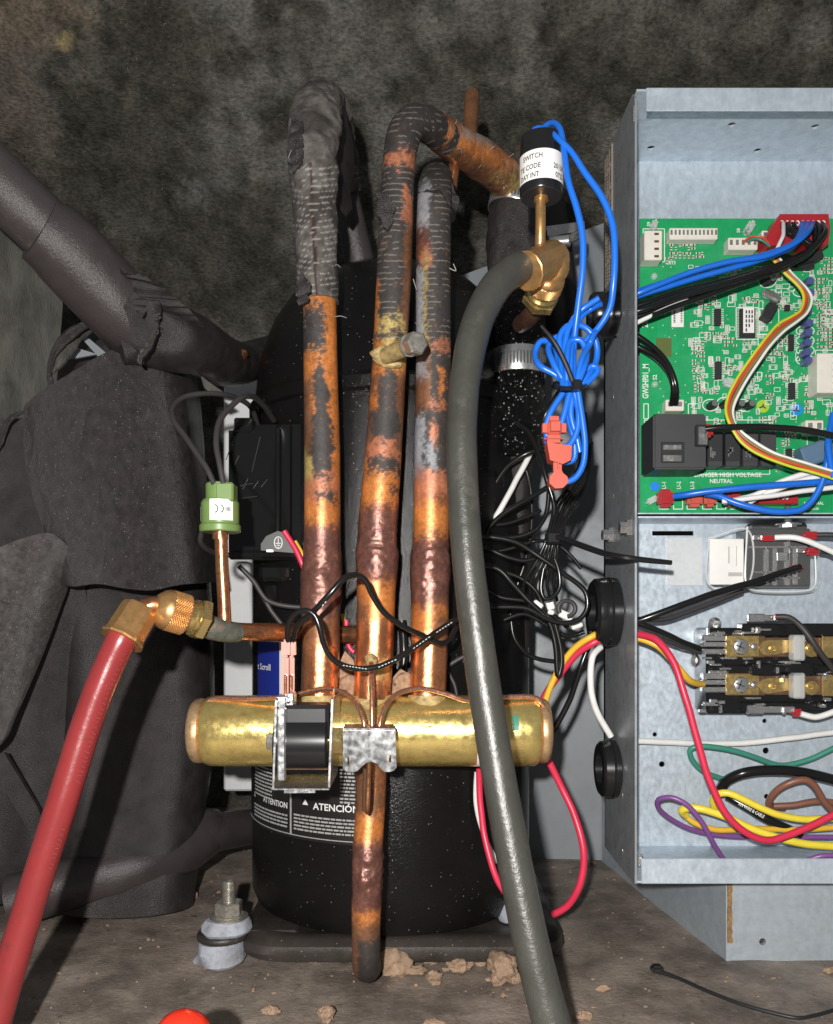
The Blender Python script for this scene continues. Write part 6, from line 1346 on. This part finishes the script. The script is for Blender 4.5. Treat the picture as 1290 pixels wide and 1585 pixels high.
# behind the pipes: earth leads near the terminal box and dull wires under it
for pts, m_, w, d, lb in (([(440, 822), (452, 840), (466, 868), (480, 900)], m_wred, 9, .535, 'crimson wire slipping behind the left copper pipe at the earth tab'), ([(456, 838), (464, 850), (474, 872)], m_wyel, 8, .545, 'yellow wire end beside the crimson wire at the earth tab'),
    ([(370, 876), (395, 902), (412, 928), (440, 938), (470, 940)], m_wdull, 8, .545, 'dull wire curving under the terminal box'), ([(398, 906), (420, 945), (436, 966)], m_wdull, 8, .55, 'dull wire slanting down behind the service tube'),
    ([(536, 960), (540, 1000), (548, 1010)], m_wred, 8, .535, 'bit of crimson wire between left and middle pipes'), ([(530, 950), (538, 985)], m_wyel, 6, .54, 'bit of yellow wire between left and middle pipes'),
    ([(622, 960), (626, 1000), (622, 1040), (606, 1052)], m_wblk, 14, .53, 'glossy black cable between middle and right pipes'), ([(694, 1040), (704, 1060), (708, 1085)], m_wdull, 6, .54, 'thin grey wire between right pipe and black hose'),
    ([(695, 1030), (715, 1018), (740, 1010)], m_wdull, 8, .54, 'grey wire stub passing behind the black hose')):
    wire(W(pts, d, w), m_, lb)

# ------------------------------------------------------------------ floor debris and bits
deb = [(608, 1480, 30, 26, 'biggest tan foam crumb, leaning beside the copper drop pipe'), (781, 1490, 27, 32, 'dark-edged tan foam lump beside the black hose near the floor'), (714, 1486, 21, 17, 'round tan foam crumb in the middle of the crumb row'), (665, 1481, 13, 11, 'small tan foam crumb right of the biggest one'), (646, 1499, 14, 9, 'flat tan crumb below the small one'),
       (672, 1508, 13, 10, 'crumb just in front of the flat tan crumb row'), (744, 1490, 9, 6, 'little crumb squeezed between the two larger right lumps'), (733, 1474, 10, 5, 'pale sliver crumb behind the crumb row'), (674, 1519, 9, 6, 'frontmost tiny crumb of the row'), (505, 1564, 13, 18, 'upright tan crumb alone on the front floor'),
       (418, 1561, 15, 9, 'pale papery crumb near the red knob'), (672, 1582, 18, 8, 'crumb cut by the bottom picture edge'), (296, 1382, 9, 9, 'pale pebble crumb beside the floor elbow pipe'), (690, 1500, 6, 4, 'speck of tan foam right of the frontmost crumb'), (935, 1528, 12, 6, 'pale chip on the floor right of the black hose'), (906, 1570, 14, 9, 'grey chip at the bottom right of the hose'), (1285, 1500, 10, 7, 'pale chip at the right picture edge below the base panel'), (483, 1486, 11, 4, 'thin pale flake left of the drop pipe'), (917, 1333, 6, 4, 'tiny pale chip at the foot of the grey partition')]
for i, (x, y, a, b, lb) in enumerate(deb):
    d = CAMZ * F / (y + b - HY); r = (S(a * .92, d), S(min(a, b) * .8, d), S(b * .72, d)); c = P(x, y, d)
    mb = MB(); mb.ball((c.x, d + r[1] * .4, r[2] * .72), r, 4 if a > 12 else 3, .75, 1.7, i * 3 + 1); tag(mk('foam_crumb', mb, m_chunk, None, 70), lb, 'crumb', 'foam crumbs on the floor')
mb = MB(); rr = random.Random(5)
for k in range(420):
    x = rr.uniform(-.3, .3); y = rr.uniform(.4, .82); s_ = rr.uniform(.0004, .0012) * (2 if rr.random() < .05 else 1); mb.ball((x, y, s_ * .5), (s_ * rr.uniform(.7, 1.8), s_, s_ * .7), 1, .3, 2, k)
tag(mk('grit', mb, m_chunk), 'fine pale grit and crumbs scattered over the dirty floor', 'grit', kind='stuff')
kb = thing('red_knob', P(283, 1600, .33), 'glossy red valve knob cut off by the bottom picture edge', 'knob')
c = P(283, 1612, .33)
mb = MB(); mb.lathe([(-.012, .010), (-.010, .0118), (-.002, .0122), (.002, .0120), (.006, .0108), (.009, .0085), (.0115, .0050), (.0125, .0018)], c, (0, -.25, 1), 40); mk('knob_cap', mb, m_redknob, kb, 40)
mb = MB(); mb.lathe([(-.03, .006), (-.012, .006)], c, (0, -.25, 1), 24); mk('knob_stem', mb, m_brass2, kb)
ctie = thing('cable_tie', P(1100, 1545, .50), 'loose black cable tie lying on the floor at lower right', 'cable tie'); ctie.location.z = 0
def onfloor(x, y, w, up=.0015): d = CAMZ * F / (y - HY); q = P(x, y, d); return (q.x, q.y, up, S(w, d) / 2)
mb = MB(); tube(mb, [onfloor(x, y, w) for x, y, w in ((1016, 1506, 7), (1050, 1518, 6), (1100, 1540, 6), (1150, 1559, 6), (1200, 1573, 6), (1236, 1580, 6), (1262, 1576, 6), (1310, 1562, 6))], 10, .004); mk('tie_strap', mb, m_blkm, ctie, 60)
mb = MB(); q = onfloor(1017, 1506, 10); mb.box((q[0], q[1], .0028), (.008, .007, .005), .0015, None, 2); mk('tie_head', mb, m_blkm, ctie)
